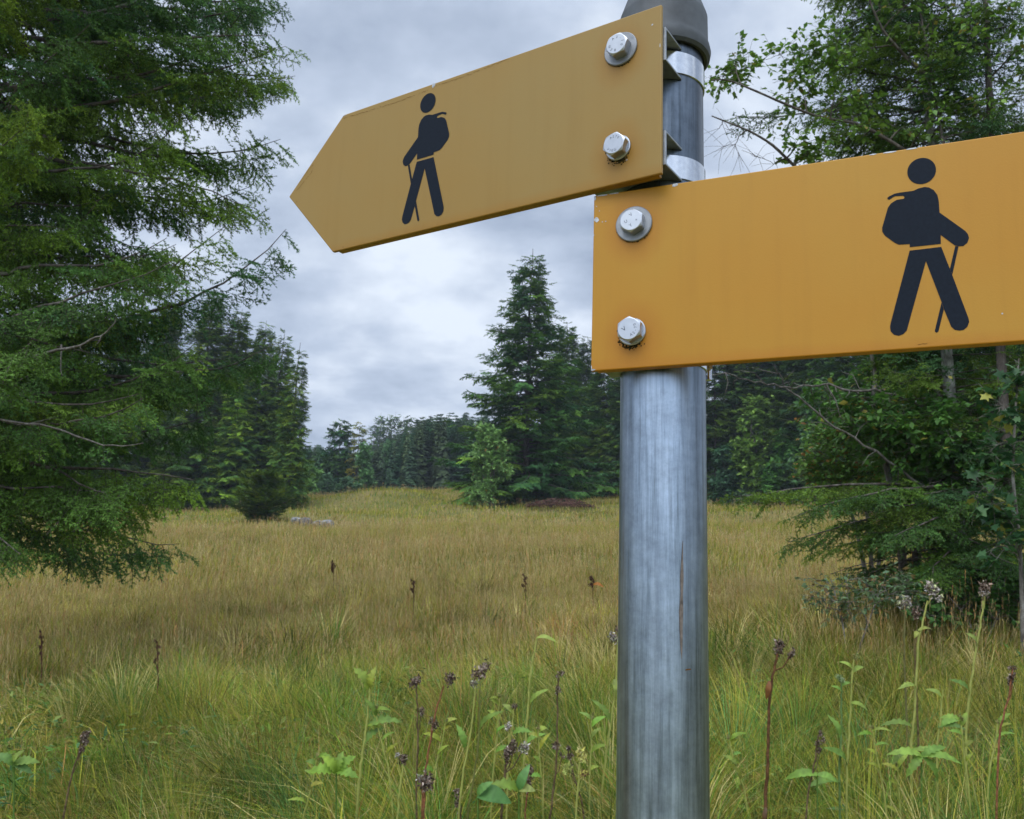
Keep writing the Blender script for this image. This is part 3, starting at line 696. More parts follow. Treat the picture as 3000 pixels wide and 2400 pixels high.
    if dead:
        gd = Geo()
        for pts, r0 in dead:
            Q = np.array(pts) - base; kk = (len(Q) - 1) * 4 + 1; Q = np.stack([np.interp(np.linspace(0, 1, kk), np.linspace(0, 1, len(Q)), Q[:, c]) for c in range(3)], -1); LL = np.linalg.norm(Q[-1] - Q[0])
            Q[1:] += np.cumsum(rng.normal(0, .007, (kk - 1, 3)), 0) * LL; tube(gd, Q, np.linspace(r0, r0 * .3, kk), (.2, .2, .2), 6, rng=rng, rough=.5)
            for q in range(2, kk, 2):
                if rng.rand() < .75 and spray < .8:
                    v = norm(norm(Q[q] - Q[q - 1]) * .5 + rng.normal(0, .6, 3) + np.array([0, 0, -.3])) * LL * rng.uniform(.06, .16); tube(gd, [Q[q], Q[q] + v * .5 + rng.normal(0, .01, 3) * LL, Q[q] + v], [r0 * .35, r0 * .28, r0 * .15], (.2, .2, .2), 4)
        gd.build('dead_branch', M['deadwood'], root, True)
    return root
def in_view(u0=-500, u1=3500):
    def f(tip, mid):
        if tip[1] < .8 and mid[1] < .8: return False
        us = [project(p)[0] for p in (tip, mid) if p[1] > .5]
        return any(u0 < q < u1 for q in us)
    return f
def curve_pts(pix, D0, D1, seed=0):
    """a crooked stem seen along these pixels, running from depth D0 to depth D1"""
    return [at(u, v, D0 + (D1 - D0) * k / (len(pix) - 1)) for k, (u, v) in enumerate(pix)]
# big spruce filling the left edge
b1 = ground_pt(-330, 9.2)
def zrow(v, u=300, Y=9.0): return at(u, v, Y)[2] - b1[2]
prof_z = [zrow(v) for v in (1660, 1560, 1400, 1200, 980, 860, 760, 640, 520, 400, 250, 80, -150, -700, -1600)]
prof_l = [2.6, 3.1, 2.85, 2.7, 2.75, 2.6, 2.4, 2.25, 2.55, 2.9, 3.15, 3.1, 2.9, 2.2, .5]
LEN1 = lambda z: float(np.interp(z, prof_z, prof_l))
ex = [(zrow(940), -.05, 3.75, .0, -.05, .28), (zrow(1060), .1, 3.5, .0, -.08, .22), (zrow(960), -.15, 3.0, .02, -.06, .36), (zrow(1180), -.3, 3.1, .02, -.1, .2), (zrow(1300), -.6, 3.2, .0, -.1, .15), (zrow(1380), -.25, 2.9, .0, -.12, .1), (zrow(1230), -.9, 3.0, .05, -.1, .2), (zrow(300), -.10, 3.1, .10, -.30, .42), (zrow(420), .1, 3.3, .0, -.22, .05), (zrow(1000), -.5, 3.1, .05, -.1, .22),
      (zrow(60), -.2, 3.3, .1, -.2, .5), (zrow(1420), -.35, 2.55, .02, -.12, .06), (zrow(1480), -.75, 2.3, -.1, -.22, .05), (zrow(1490), -1.2, 2.4, -.10, -.20, .02)]
spruce(b1, 14.5, LEN1, 'spruce_tree', 'large near spruce with long drooping boughs filling the left edge of the meadow', 11, NEAR, z0=zrow(1450), z1=zrow(-600), whorl=.34, per=7,
       spray=.50, step=.115, hang=1.0, droop=-.34, upturn=.30, rise=(-.02, .30), trunk_r=.17, extra=ex, cull=in_view(-250, 3000), light=.45, bright=1.2,
       dead=[(curve_pts([(100, 1045), (240, 1010), (300, 985), (345, 950)], 7.3, 7.0), .014), (curve_pts([(0, 1230), (160, 1265), (300, 1300), (430, 1300)], 7.6, 7.2), .011),
             (curve_pts([(180, 1010), (178, 1090)], 7.3, 7.2), .008)])
def depth_for_row(u, v, h=.35):
    """depth at which the grass tops in column u show at row v"""
    lo, hi = 3.0, 330.0
    for _ in range(40):
        m = (lo + hi) / 2; p = ground_pt(u, m) + np.array([0, 0, h])
        if project(p)[1] > v: lo = m
        else: hi = m
    return m
def cone(l0, H, zlow, p=.85, top=.15):
    return lambda z: (l0 * max(0, 1 - (z - zlow) / (H - zlow)) ** p + top) * (1.0 if z > zlow else max(.4, z / zlow if zlow else 1))
def mid_spruce(u, vtop, Y, wpx, label, seed, group=None, zlow=1.0, bright=1.0, tpl=None, spray=1.0, per=7, whorl=.55, z0=.4, light=.2, tint=(1, 1, 1), hang=.35, name='spruce_tree', step=None, p=.85, lean=0.0, bare=0.0, dead=(), upturn=.26, droop=-.34, trunk_r=None, jitter=.3):
    b = ground_pt(u, Y); H = height_for(u, vtop, Y); l0 = wpx / FPX * Y
    return spruce(b, H, cone(l0, H, zlow, p), name, label, seed, tpl or MIDS, z0=z0, whorl=whorl, per=per, spray=spray, step=step or spray * .34, hang=hang, droop=droop, upturn=upturn,
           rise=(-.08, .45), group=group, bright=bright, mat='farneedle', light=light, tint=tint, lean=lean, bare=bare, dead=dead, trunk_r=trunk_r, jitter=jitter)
GL = 'spruces behind the near spruce at the left'
left = [  # u, top row, base row, half width px, label
    (838, 1003, 1480, 66, 'slim spruce with upturned boughs at the right end of the left tree group', 1.0),
    (786, 966, 1478, 92, 'spruce with two feathery tips just behind the slim end spruce', .9),
    (728, 940, 1480, 110, 'dark spruce standing left of the feathery double tip', .95),
    (668, 1080, 1484, 100, 'low bushy pale green spruce at the front of the left tree group', 1.4),
    (650, 905, 1478, 130, 'dark spruce half hidden behind the upturned lower bough of the near spruce', .85),
    (560, 850, 1480, 150, 'tall bushy spruce seen through the near spruce above the meadow edge', .9),
    (430, 870, 1480, 150, 'dark spruce hidden behind the near spruce boughs', .8),
    (300, 930, 1484, 160, 'dense dark spruce hidden behind the middle of the near spruce', .75),
    (120, 930, 1488, 160, 'second dense spruce behind the near spruce by the left frame edge', .75),
    (-40, 900, 1492, 160, 'dark spruce cut by the left frame edge behind the near spruce', .75)]
for q, (u, vt, vb, w, lab, br) in enumerate(left):
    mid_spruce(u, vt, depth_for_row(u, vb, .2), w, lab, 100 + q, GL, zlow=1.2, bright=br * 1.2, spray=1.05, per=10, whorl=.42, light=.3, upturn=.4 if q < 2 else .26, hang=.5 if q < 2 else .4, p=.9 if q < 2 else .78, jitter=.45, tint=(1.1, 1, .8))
# big spruce in the middle
YB = depth_for_row(1540, 1472, .2)
mid_spruce(1535, 728, YB, 270, 'tallest spruce with a pointed tip rising above the middle of the meadow', 200, None, zlow=2.0, bright=1.05, spray=1.5, per=9, whorl=.62, hang=.30, light=.22, step=.55, p=1.0, tint=(.9, 1, 1.0), jitter=.42)
GR = 'spruces at the forest edge behind the post'
right = [(1650, 945, 1452, 95, 'spruce with a pointed tip right behind the tallest spruce', .85, 0.8), (1712, 985, 1450, 95, 'dark spruce whose tip stands left of the lower sign edge', .8, 0.8), (1618, 1180, 1462, 90, 'short leafy looking spruce at the foot of the tallest spruce', 1.05, .4),
    (1765, 1060, 1456, 110, 'dark broad spruce left of the post with a bare pale lower trunk', .8, 3.4), (1850, 950, 1452, 110, 'spruce mostly hidden by the post', .75, .8),
    (1960, 940, 1452, 110, 'tall dark spruce directly behind the post', .75, .8), (2190, 940, 1450, 165, 'dark spruce behind the green shrubs right of the post', .75, .6),
    (2290, 900, 1452, 170, 'dark spruce behind the forked dead branch', .7, .6), (2400, 880, 1456, 180, 'dark spruce behind the yellowing shrub', .7, .6), (2520, 850, 1480, 150, 'dark spruce behind the left drooping bough of the right spruce', .65, .6),
    (2650, 820, 1500, 160, 'deep shaded spruce between shrub and pale trunk', .6, .5), (2790, 800, 1520, 170, 'deep shaded spruce right behind the pale trunk', .6, .5), (2930, 800, 1520, 170, 'deep shaded spruce behind the maple leaves at the right edge', .6, .5), (3080, 780, 1530, 180, 'deep shaded spruce beyond the right frame edge', .6, .5)]
for q, (u, vt, vb, w, lab, br, z0) in enumerate(right):
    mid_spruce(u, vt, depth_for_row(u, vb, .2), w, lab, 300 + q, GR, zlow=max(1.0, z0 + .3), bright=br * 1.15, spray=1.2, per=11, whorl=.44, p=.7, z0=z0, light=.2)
# thin grey trunk with dead twigs right of the post
Yd = depth_for_row(2098, 1460, .2)
bd = ground_pt(2098, Yd)
_rg = np.random.RandomState(9); dd = []
for k in range(26):
    v0 = _rg.uniform(1150, 1400); u0 = 2100 + _rg.uniform(-4, 4); sgn = 1 if _rg.rand() < .75 else -1; l = _rg.uniform(40, 150)
    dd.append((curve_pts([(u0, v0), (u0 + sgn * l * .4, v0 + _rg.uniform(-4, 14)), (u0 + sgn * l * .75, v0 + _rg.uniform(0, 30)), (u0 + sgn * l, v0 + _rg.uniform(0, 40))], Yd - .2, Yd - .2 + _rg.uniform(-1.2, .6)), .035))
mid_spruce(2098, 900, Yd, 100, 'thin grey trunked spruce with dead lower twigs just right of the post', 350, None, zlow=6.0, z0=5.6, spray=1.1, bright=.85, dead=dd, trunk_r=.16)

# ------------------------------------------------------------------ broadleaved trees and shrubs
LEAFV = np.array([(0, 0, 0), (.42, .30, .05), (1, 0, -.10), (.42, -.30, .05), (.48, 0, -.03)]); LEAFT = np.array([(0, 4, 1), (1, 4, 2), (0, 3, 4), (3, 2, 4)])
LEAF = (LEAFV, LEAFT, np.array([.1, .4, .9, .4, .3]))
NARROW = (LEAFV * np.array([1, .55, 1]), LEAFT, LEAF[2])
MAPLEV = np.array([(0, 0, 0), (.12, .16, .02), (.10, .52, -.03), (.42, .30, .03), (.62, .62, -.05), (.66, .26, .02), (1, 0, -.08), (.66, -.26, .02), (.62, -.62, -.05), (.42, -.30, .03), (.10, -.52, -.03), (.12, -.16, .02), (.4, 0, -.02)])
MAPLE = (MAPLEV, np.array([(12, k, (k + 1) % 12) for k in range(12)]), np.full(13, .4))
def broadleaf(base, name, label, seed, trunk, r0, blobs, leaf, leaf_len, colA, colB, group=None, twig=.35, twigs=7, leaves=6, accent=None, bark='bark', cat='tree', limb_r=.03, sag=.0, parts=('trunk', 'crown'), leafmat='leaf', flat=.35, bareblobs=(), spread=1.0, limbs=0):
    """trunk: list of polylines (world); blobs: (centre, radii, branches, density)"""
    rng = np.random.RandomState(seed); base = np.asarray(base, float)
    root = empty(name, base, label, cat, group); gt = Geo(); gl_ = Geo(); sk = []
    for li, tl in enumerate(trunk):
        tl = np.asarray(tl, float) - base; t = np.linspace(0, 1, len(tl)); k = max(8, len(tl) * 3); tt = np.linspace(0, 1, k)
        P = np.stack([np.interp(tt, t, tl[:, c]) for c in range(3)], -1); P[1:-1] = (P[:-2] + P[1:-1] * 2 + P[2:]) / 4
        rr = (r0 if li == 0 or np.isscalar(limbs) and limbs == 0 else limbs) * (1 - .72 * tt) * (1 + .35 * np.exp(-tt * 14)); tube(gt, P, rr, (.2, .2, .2), 9, rng=rng, rough=.14)
        sk += [(p, r) for p, r in zip(P, rr)]
    SP = np.array([p for p, _ in sk]); SR = np.array([r for _, r in sk])
    lv = []                                             # origin, dir, length factor
    for bi, (c, rad, nb, dens) in enumerate(blobs):
        c = np.asarray(c, float) - base; rad = np.asarray(rad, float)
        for _ in range(nb):
            v = rng.normal(0, 1, 3); v /= np.linalg.norm(v); E = c + v * rad * rng.uniform(.25, 1.0) ** .6
            d = np.linalg.norm((SP - E) * np.array([1, 1, 1.0]), axis=1) + .6 * np.maximum(0, SP[:, 2] - E[2] + .1) ; d = d - SR * 4
            s0 = int(np.argmin(d)); A = SP[s0]; L = np.linalg.norm(E - A)
            mid = (A + E) / 2 + rng.normal(0, .10, 3) * L + np.array([0, 0, (.10 - sag) * L])
            t = np.linspace(0, 1, 7)[:, None]; B = (1 - t) ** 2 * A + 2 * t * (1 - t) * mid + t ** 2 * E; B[1:-1] += rng.normal(0, .02 * L, (5, 3))
            rr = np.linspace(min(limb_r, SR[s0] * .7), max(.003, limb_r * .14), 7); tube(gt, B, rr, (.2, .2, .2), 5)
            SP = np.vstack([SP, B[2:6]]); SR = np.concatenate([SR, rr[2:6]])
            nt_ = max(2, int(twigs * dens * rng.uniform(.7, 1.3)))
            for _k in range(nt_):
                q = rng.uniform(.30, 1.0); i0 = min(int(q * 6), 5); p = B[i0] + (B[i0 + 1] - B[i0]) * (q * 6 - i0)
                w = norm(norm(B[i0 + 1] - B[i0]) * .6 + rng.normal(0, .7, 3) * np.array([1, 1, .7]) * spread); l = twig * rng.uniform(.5, 1.3)
                tp = p + w * l + np.array([0, 0, -.08 * l]); tube(gt, np.array([p, p + w * l * .5 + rng.normal(0, .03, 3) * l, tp]), [max(.0025, limb_r * .14), max(.002, limb_r * .1), .0015], (.2, .2, .2), 3)
                if bi in bareblobs: continue
                for _m in range(max(1, int(leaves * rng.uniform(.6, 1.4)))):
                    x = rng.uniform(.15, 1.0); side = rng.normal(0, 1, 3)
                    lv.append((p + w * l * x, norm(w * .5 + side * np.array([1, 1, flat]) + np.array([0, 0, -.25])), leaf_len * rng.uniform(.6, 1.15), rng.rand(), rng.rand()))
    tk = gt.build(parts[0], M[bark], root, True)
    if lv:
        O = np.array([q[0] for q in lv]); X = np.array([q[1] for q in lv]); sc = np.array([q[2] for q in lv]); c1 = np.array([q[3] for q in lv]); c2 = np.array([q[4] for q in lv])
        A = np.array(colA) * (1 - c1[:, None]) + np.array(colB) * c1[:, None]; A = A * 1.55 * (.7 + .6 * rng.rand(len(lv), 1))
        if accent is not None:
            m = c2 < accent[1]; A[m] = np.array(accent[0]) * (.7 + .6 * rng.rand(m.sum(), 1))
        place(gl_, leaf, X, np.array([0, 0, 1.0]) + rng.normal(0, .45, (len(lv), 3)), O, sc, A, A * 1.15, rng)
        gl_.build(parts[1], M[leafmat], root)
    return root
def wpt(u, v, Y): return at(u, v, Y)
def pxr(px, Y): return px / FPX * Y
def bush(u, vtop, vbase, wpx, label, seed, leaf_px, cA, cB, nb=26, group=None, accent=None, name='shrub', cat='shrub', dens=1.0, Y=None, leaf=LEAF, h0=.2, leaves=7, depth=.8, lobes=4, dY=0.0, taper=.75):
    """a shrub or small tree set on the ground, its crown a heap of several uneven lobes"""
    rng = np.random.RandomState(seed)
    Y = (Y or depth_for_row(u, vbase, h0)) + dY; b = ground_pt(u, Y); H = height_for(u, vtop, Y); w = pxr(wpx, Y)
    stems = [[b + np.array([rng.uniform(-.15, .15) * w, rng.uniform(-.1, .1) * w, -.1]), b + np.array([rng.uniform(-.3, .3) * w, rng.uniform(-.2, .2) * w, H * .4]), b + np.array([rng.uniform(-.45, .45) * w, rng.uniform(-.3, .3) * w, H * .75])] for _ in range(4)]
    bl = []
    for k in range(lobes):
        f = (k + .5) / lobes; wz = w * (1 - taper * f ** 1.6) * (.75 + .25 * min(1, f * 4))
        for _ in range(2): bl.append((b + np.array([rng.uniform(-.5, .5) * wz, rng.uniform(-.4, .4) * wz * depth, H * (.12 + .78 * f)]), (wz * .62, wz * .62 * depth, H * .17), max(2, int(nb / lobes / 2)), dens))
    return broadleaf(b, name, label, seed, stems, max(.012, H * .012), bl, leaf, pxr(leaf_px, Y), cA, cB, group, twig=H * .10, twigs=8, leaves=leaves, accent=accent, cat=cat, limb_r=H * .007)
GA, GB = (.055, .115, .030), (.10, .185, .045)
# pale green young tree standing in front of the tallest spruce
bush(1432, 1238, 1474, 84, 'pale green young broadleaf tree in front of the tallest spruce', 401, 13, (.10, .185, .055), (.17, .28, .08), nb=84, name='young_tree', cat='tree', accent=((.35, .20, .06), .02), leaves=10, lobes=6, dY=-16, taper=.55)
bush(1590, 1380, 1462, 70, 'low dark green shrub right of the pale young tree', 403, 13, (.04, .085, .03), (.07, .13, .04), nb=26, accent=((.16, .17, .04), .1), dY=-12)
bush(1680, 1385, 1455, 70, 'bright low green shrub under the spruces left of the post', 404, 13, (.06, .13, .04), (.10, .19, .05), nb=24, dY=-4)
bush(1545, 1440, 1478, 34, 'small bright tuft of green leaves beside the reddish brush heap', 405, 11, (.07, .16, .08), (.11, .22, .10), nb=16)
# juniper like bush on the meadow
Yj = depth_for_row(765, 1522, .2)
mid_spruce(765, 1392, Yj, 88, 'round dark young spruce bush standing alone on the meadow at left', 410, None, zlow=.9, z0=.12, spray=.55, per=12, whorl=.17, light=.3, bright=.95, p=.55, name='spruce_bush', hang=.1, droop=-.1, jitter=.5, tint=(1.0, .9, .7))
# shrubs right of the post
GS = 'shrubs along the forest edge right of the post'
for q, (u, vt, vb, w, lab, cA, cB) in enumerate([
    (2135, 1300, 1462, 70, 'dark blue green shrub just right of the post', (.03, .075, .04), (.05, .11, .05)),
    (2225, 1150, 1464, 85, 'yellow green shrub under the horizontal dead branch', (.075, .14, .025), (.13, .21, .035)),
    (2300, 1250, 1468, 80, 'bright green shrub touching the yellowing shrub', (.05, .13, .03), (.09, .20, .04)),
    (2390, 1120, 1475, 90, 'tall dark green shrub below the lower sign', (.03, .08, .03), (.06, .13, .035)),
    (2190, 1400, 1464, 60, 'low grey green shrub on the meadow edge right of the post', (.06, .11, .06), (.10, .16, .08))]):
    bush(u, vt, vb, w, lab, 420 + q, 18, np.array(cA) * 1.15, np.array(cB) * 1.15, nb=64, group=GS, leaves=9, dY=-3)
# far row of shrubs and trees in the gap
far = [(905, 1352, 1446, 48, 'light green far bush between left tree group and dark far spruce', (.085, .165, .04), (.12, .21, .06)),
       (950, 1385, 1446, 46, 'grey green low far shrub under the dark far spruce', (.05, .10, .05), (.08, .14, .07)),
       (870, 1395, 1450, 40, 'dark low far shrub beside the left tree group', (.04, .085, .035), (.06, .11, .045)),
       (1015, 1395, 1444, 48, 'low dull green far shrub right of the dark far spruce', (.045, .09, .045), (.07, .13, .06)),
       (1062, 1292, 1440, 30, 'narrow green far tree leaning on the brown dead spruce', (.045, .10, .03), (.07, .15, .045)),
       (1130, 1292, 1438, 55, 'round far broadleaf tree in the middle of the gap', (.055, .115, .045), (.085, .16, .065)),
       (1165, 1388, 1437, 42, 'pale low far shrub in front of the round far tree', (.10, .16, .09), (.14, .20, .11)),
       (1215, 1330, 1434, 46, 'dark far shrub right of the round far tree', (.035, .08, .04), (.06, .115, .055)),
       (1272, 1350, 1432, 42, 'far shrub with yellowing leaves left of the tallest spruce', (.12, .13, .05), (.17, .16, .07)),
       (1310, 1385, 1432, 36, 'low far shrub touching the tallest spruce', (.06, .10, .045), (.09, .14, .06))]
for q, (u, vt, vb, w, lab, cA, cB) in enumerate(far): bush(u, vt, vb, w, lab, 440 + q, 11, np.array(cA) * 1.25, np.array(cB) * 1.25, nb=54, group='shrubs and trees across the far end of the meadow', leaves=9, h0=.0, dY=-6)
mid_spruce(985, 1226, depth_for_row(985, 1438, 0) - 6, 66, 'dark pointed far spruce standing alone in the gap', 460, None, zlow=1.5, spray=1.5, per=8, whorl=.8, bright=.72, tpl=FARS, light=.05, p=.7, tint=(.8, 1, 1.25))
mid_spruce(1040, 1232, depth_for_row(1040, 1438, 0) - 4, 26, 'brown half dead slim spruce right of the dark far spruce', 461, None, zlow=3, z0=2, spray=1.0, per=6, whorl=.9, bright=1.6, tpl=FARS, light=.2, p=.5, tint=(1.5, .85, 1.0))
for q, (u, vt, Y) in enumerate([(1086, 1232, 285), (1104, 1208, 288), (1123, 1214, 292), (1146, 1206, 288), (1170, 1220, 285), (1190, 1214, 292)]):
    mid_spruce(u, vt, Y, 16 + q % 3 * 2, 'one of six thin tall spruces with bare stems on the far ridge, sky between them', 470 + q, 'thin spruces on the far ridge', zlow=9, z0=8 + q % 3, spray=2.2, per=6, whorl=1.3, bright=.9, tpl=FARS, light=.05, p=.45, trunk_r=.22, hang=.5)
# the wood on the far hill: nobody could count it
rng = np.random.RandomState(77); gf = Geo()
def far_tree(seed):
    r = np.random.RandomState(seed); g = Geo(); H = 1.0; z = .10; X = []; O = []; S_ = []
    while z < .98:
        l = .16 * (1 - z) ** .75 + .012
        for k in range(7):
            a = r.uniform(0, 2 * pi); X.append((cos(a), sin(a), -.45 + .5 * z)); O.append((0, 0, z + r.uniform(-.01, .01))); S_.append(l * r.uniform(.8, 1.25))
        z += .040
    k = len(X); A = np.tile((.055, .125, .066), (k, 1)) * r.uniform(.75, 1.25, (k, 1)); Bc = np.tile((.10, .20, .085), (k, 1)) * r.uniform(.8, 1.2, (k, 1))
    tp = make_spray(900 + seed, 1.0, .5, .6, False, None, flat_w=.16)
    place(g, tp, np.array(X), np.tile((0, 0, 1.0), (k, 1)), np.array(O), np.array(S_), A, Bc, r)
    return np.concatenate(g.V), np.concatenate(g.T), np.concatenate(g.C)
FT = [far_tree(q) for q in range(3)]
cnt = 0
SKY_U = [300, 860, 930, 960, 1070, 1085, 1195, 1225, 1330, 1500, 2300]; SKY_V = [1300, 1305, 1292, 1335, 1350, 1300, 1232, 1206, 1196, 1180, 1150]
while cnt < 900:
    u = rng.uniform(840, 1420) if cnt < 620 else rng.uniform(300, 2300); Y = rng.uniform(145, 330)
    if 1075 < u < 1200 and Y > 250: continue
    g_ = ground_pt(u, Y); H = rng.uniform(9, 15) if Y < 210 else rng.uniform(14, 23)
    vt = np.interp(u, SKY_U, SKY_V) + abs(rng.normal(0, 26)); H = min(H, height_for(u, vt, Y))
    if H < 3.5: cnt += .02; continue
    V, T, C = FT[rng.randint(3)]; a = rng.uniform(0, 6.28); R_ = np.array([[cos(a), -sin(a), 0], [sin(a), cos(a), 0], [0, 0, 1]]); w = rng.uniform(1.0, 1.7) * max(1, 9 / H)
    gf.add((V * np.array([w, w, 1]) * H) @ R_.T + g_, T, C * rng.uniform(.75, 1.35) * np.array([rng.uniform(.8, 1.5), 1, rng.uniform(.8, 1.15)])); cnt += 1
tag(gf.build('forest', M['farneedle']), 'dense spruce wood covering the far hillside behind the meadow', 'forest', kind='stuff')

# ------------------------------------------------------------------ the tree group at the right
def poly(Y, pix, Y1=None):
    return [at(u, v, Y + ((Y1 if Y1 else Y) - Y) * k / (len(pix) - 1)) for k, (u, v) in enumerate(pix)]
Y1 = 10.4; t1 = ground_pt(2822, Y1)
def zr(v, u=2800, Y=Y1): return at(u, v, Y)[2] - t1[2]
LENR = lambda z: float(np.interp(z, [zr(1690), zr(1560), zr(1450), zr(1380), zr(1150), zr(900), zr(500), zr(300), zr(0), zr(-600), zr(-1500)], [1.5, 1.75, 1.5, .75, .8, 1.0, 1.3, 1.25, 1.2, 1.0, .3]))
spruce(t1, 11.5, LENR, 'spruce_tree', 'spruce with pale lichened trunk and low dark boughs right of the post', 21, NEAR, z0=zr(1680), z1=zr(-700), whorl=.30, per=7, spray=.46, step=.12, hang=.35, droop=-.25, upturn=.12,
       rise=(-.05, .2), trunk_r=.085, cull=in_view(1900, 3400), light=.28, bright=1.0, bare=.12, trunk_name='trunk', barkm='palebark',
       extra=[(zr(1400), pi + .12, 2.5, -.10, -.10, .03), (zr(1415), pi + .45, 2.2, -.10, -.15, .0), (zr(1480), pi - .2, 1.9, -.12, -.12, .0), (zr(1500), pi + .9, 1.8, -.1, -.2, .05), (zr(1140), pi + .5, 1.3, .0, -.06, .02), (zr(1150), -.4, 1.0, .0, -.06, .02),
              (zr(1560), pi + 1.3, 1.6, -.1, -.2, .05), (zr(1600), pi + 1.0, 1.7, -.1, -.2, .05), (zr(1580), -1.2, 1.5, -.1, -.2, .05), (zr(250), pi + .3, 1.9, .1, -.2, .05), (zr(330), pi, 2.3, .08, -.2, .05), (zr(40), pi + .2, 1.9, .15, -.25, .1)],
       dead=[(poly(9.9, [(2090, 1094), (2160, 1098), (2230, 1101), (2290, 1106), (2335, 1124), (2400, 1124), (2470, 1146), (2545, 1150), (2680, 1190), (2812, 1240)], 10.3)[::-1], .017),
             (poly(9.7, [(2285, 1040), (2308, 1090), (2370, 1148), (2440, 1212), (2560, 1290), (2700, 1400), (2815, 1480)], 10.3)[::-1], .018), (poly(10.0, [(2420, 1125), (2450, 1180), (2462, 1215)]), .010)])
bA = ground_pt(2975, 9.9)
trk = [[bA + np.array([0, 0, -.1])] + poly(9.9, [(2968, 1560), (2950, 1350), (2935, 1100), (2915, 700), (2893, 160), (2880, -200), (2860, -700)]),
       poly(9.8, [(2925, 900), (2850, 620), (2760, 420), (2735, 240), (2700, 60), (2660, -150)], 9.5),
       poly(9.8, [(2830, 600), (2700, 470), (2520, 360), (2400, 345), (2300, 305), (2210, 265), (2130, 232), (2085, 235)], 9.1),
       poly(9.8, [(2700, 560), (2450, 590), (2330, 490), (2265, 425), (2200, 385), (2140, 362), (2085, 340)], 9.3),
       poly(9.6, [(2735, 240), (2650, 165), (2585, 90), (2545, 0), (2520, -120)], 9.3)]
P_ = lambda u, v, Y=9.5: at(u, v, Y)
px_ = lambda a: pxr(a, 9.5)
blobs = [(P_(2160, 200), (px_(75), .30, px_(55)), 9, 1.0), (P_(2330, 180), (px_(110), .4, px_(70)), 11, 1.1), (P_(2470, 150), (px_(110), .4, px_(70)), 11, 1.1), (P_(2430, 280), (px_(150), .4, px_(60)), 11, 1.0),
         (P_(2130, 400), (px_(60), .2, px_(90)), 4, .8), (P_(2230, 460), (px_(90), .2, px_(50)), 4, .8),
         (P_(2390, 420), (px_(130), .4, px_(60)), 11, 1.1), (P_(2540, 330), (px_(110), .5, px_(90)), 7, 1.0), (P_(2640, 80), (px_(120), .5, px_(110)), 10, 1.0), (P_(2760, 180), (px_(120), .5, px_(130)), 11, 1.0),
         (P_(2880, 60), (px_(130), .6, px_(120)), 11, 1.0), (P_(2880, 300), (px_(130), .6, px_(110)), 11, 1.0), (P_(2700, 330), (px_(110), .5, px_(90)), 9, 1.0), (P_(2980, 200), (px_(90), .6, px_(150)), 8, 1.0), (P_(2860, -200), (px_(280), .9, px_(150)), 15, 1.0), (P_(3120, 100), (px_(110), .8, px_(300)), 12, .8)]
broadleaf(bA, 'broadleaf_tree', 'leafy tree at the right whose thin boughs and bare twigs spread over the lower sign', 31, trk, .075, blobs, LEAF, px_(25), (.048, .105, .018), (.120, .205, .030), twig=.32, twigs=6, leaves=6, accent=((.22, .20, .04), .03), limb_r=.013, bareblobs=(4, 5), limbs=.024, bark='sprucebark')
bB = ground_pt(2655, 10.9)
broadleaf(bB, 'broadleaf_tree', 'crooked many stemmed tree under the lower sign left of the pale trunk', 32,
    [[bB] + poly(10.8, [(2640, 1560), (2600, 1380), (2556, 1200), (2566, 1095), (2550, 1030), (2520, 900)]), [bB + np.array([.1, 0, 0])] + poly(10.8, [(2690, 1500), (2745, 1320), (2768, 1210), (2738, 1118), (2702, 1080), (2690, 1000), (2700, 850)]),
     [bB + np.array([.5, .1, 0])] + poly(10.9, [(2780, 1560), (2880, 1350), (2925, 1130), (2955, 1040), (3010, 900)]), poly(10.6, [(2900, 1200), (2960, 1120), (3000, 1085), (2960, 1050), (2905, 1005)])], .05,
    [(at(2600, 1280, 10.4), (.5, .4, .35), 14, 1), (at(2720, 1320, 10.2), (.45, .4, .3), 14, 1), (at(2480, 1130, 11), (.5, .4, .3), 12, 1), (at(2620, 1080, 11.2), (.6, .4, .3), 12, 1), (at(2800, 1080, 11.4), (.6, .4, .3), 12, 1), (at(2850, 1280, 10.2), (.4, .3, .4), 12, 1), (at(2700, 1440, 10.4), (.6, .4, .3), 14, 1), (at(2580, 850, 11), (1.2, .8, .4), 18, 1), (at(2700, 1200, 10.0), (.6, .4, .35), 14, 1), (at(2880, 1400, 9.9), (.5, .4, .4), 14, 1), (at(2520, 1230, 10.6), (.4, .4, .3), 12, 1)],
    LEAF, .10, (.032, .090, .020), (.072, .155, .027), twig=.32, twigs=11, leaves=7, accent=((.30, .26, .05), .03), limb_r=.014)
bC = ground_pt(3000, 8.6)
broadleaf(bC, 'maple_sapling', 'sapling with large lobed leaves at the right frame edge', 33, [[bC] + poly(8.6, [(2990, 1600), (2965, 1400), (2975, 1200), (2985, 1050)])], .022,
    [(at(2930, 1200, 8.4), (.20, .25, .16), 8, 1), (at(2960, 1330, 8.4), (.22, .25, .2), 10, 1), (at(2900, 1440, 8.4), (.22, .25, .2), 9, 1), (at(2950, 1560, 8.4), (.25, .25, .2), 10, 1), (at(3010, 1120, 8.5), (.2, .25, .3), 8, 1)],
    MAPLE, .115, (.016, .052, .020), (.036, .088, .026), twig=.20, twigs=4, leaves=3, accent=((.26, .26, .05), .08), limb_r=.008, cat='sapling')
bD = ground_pt(2560, 12.2)
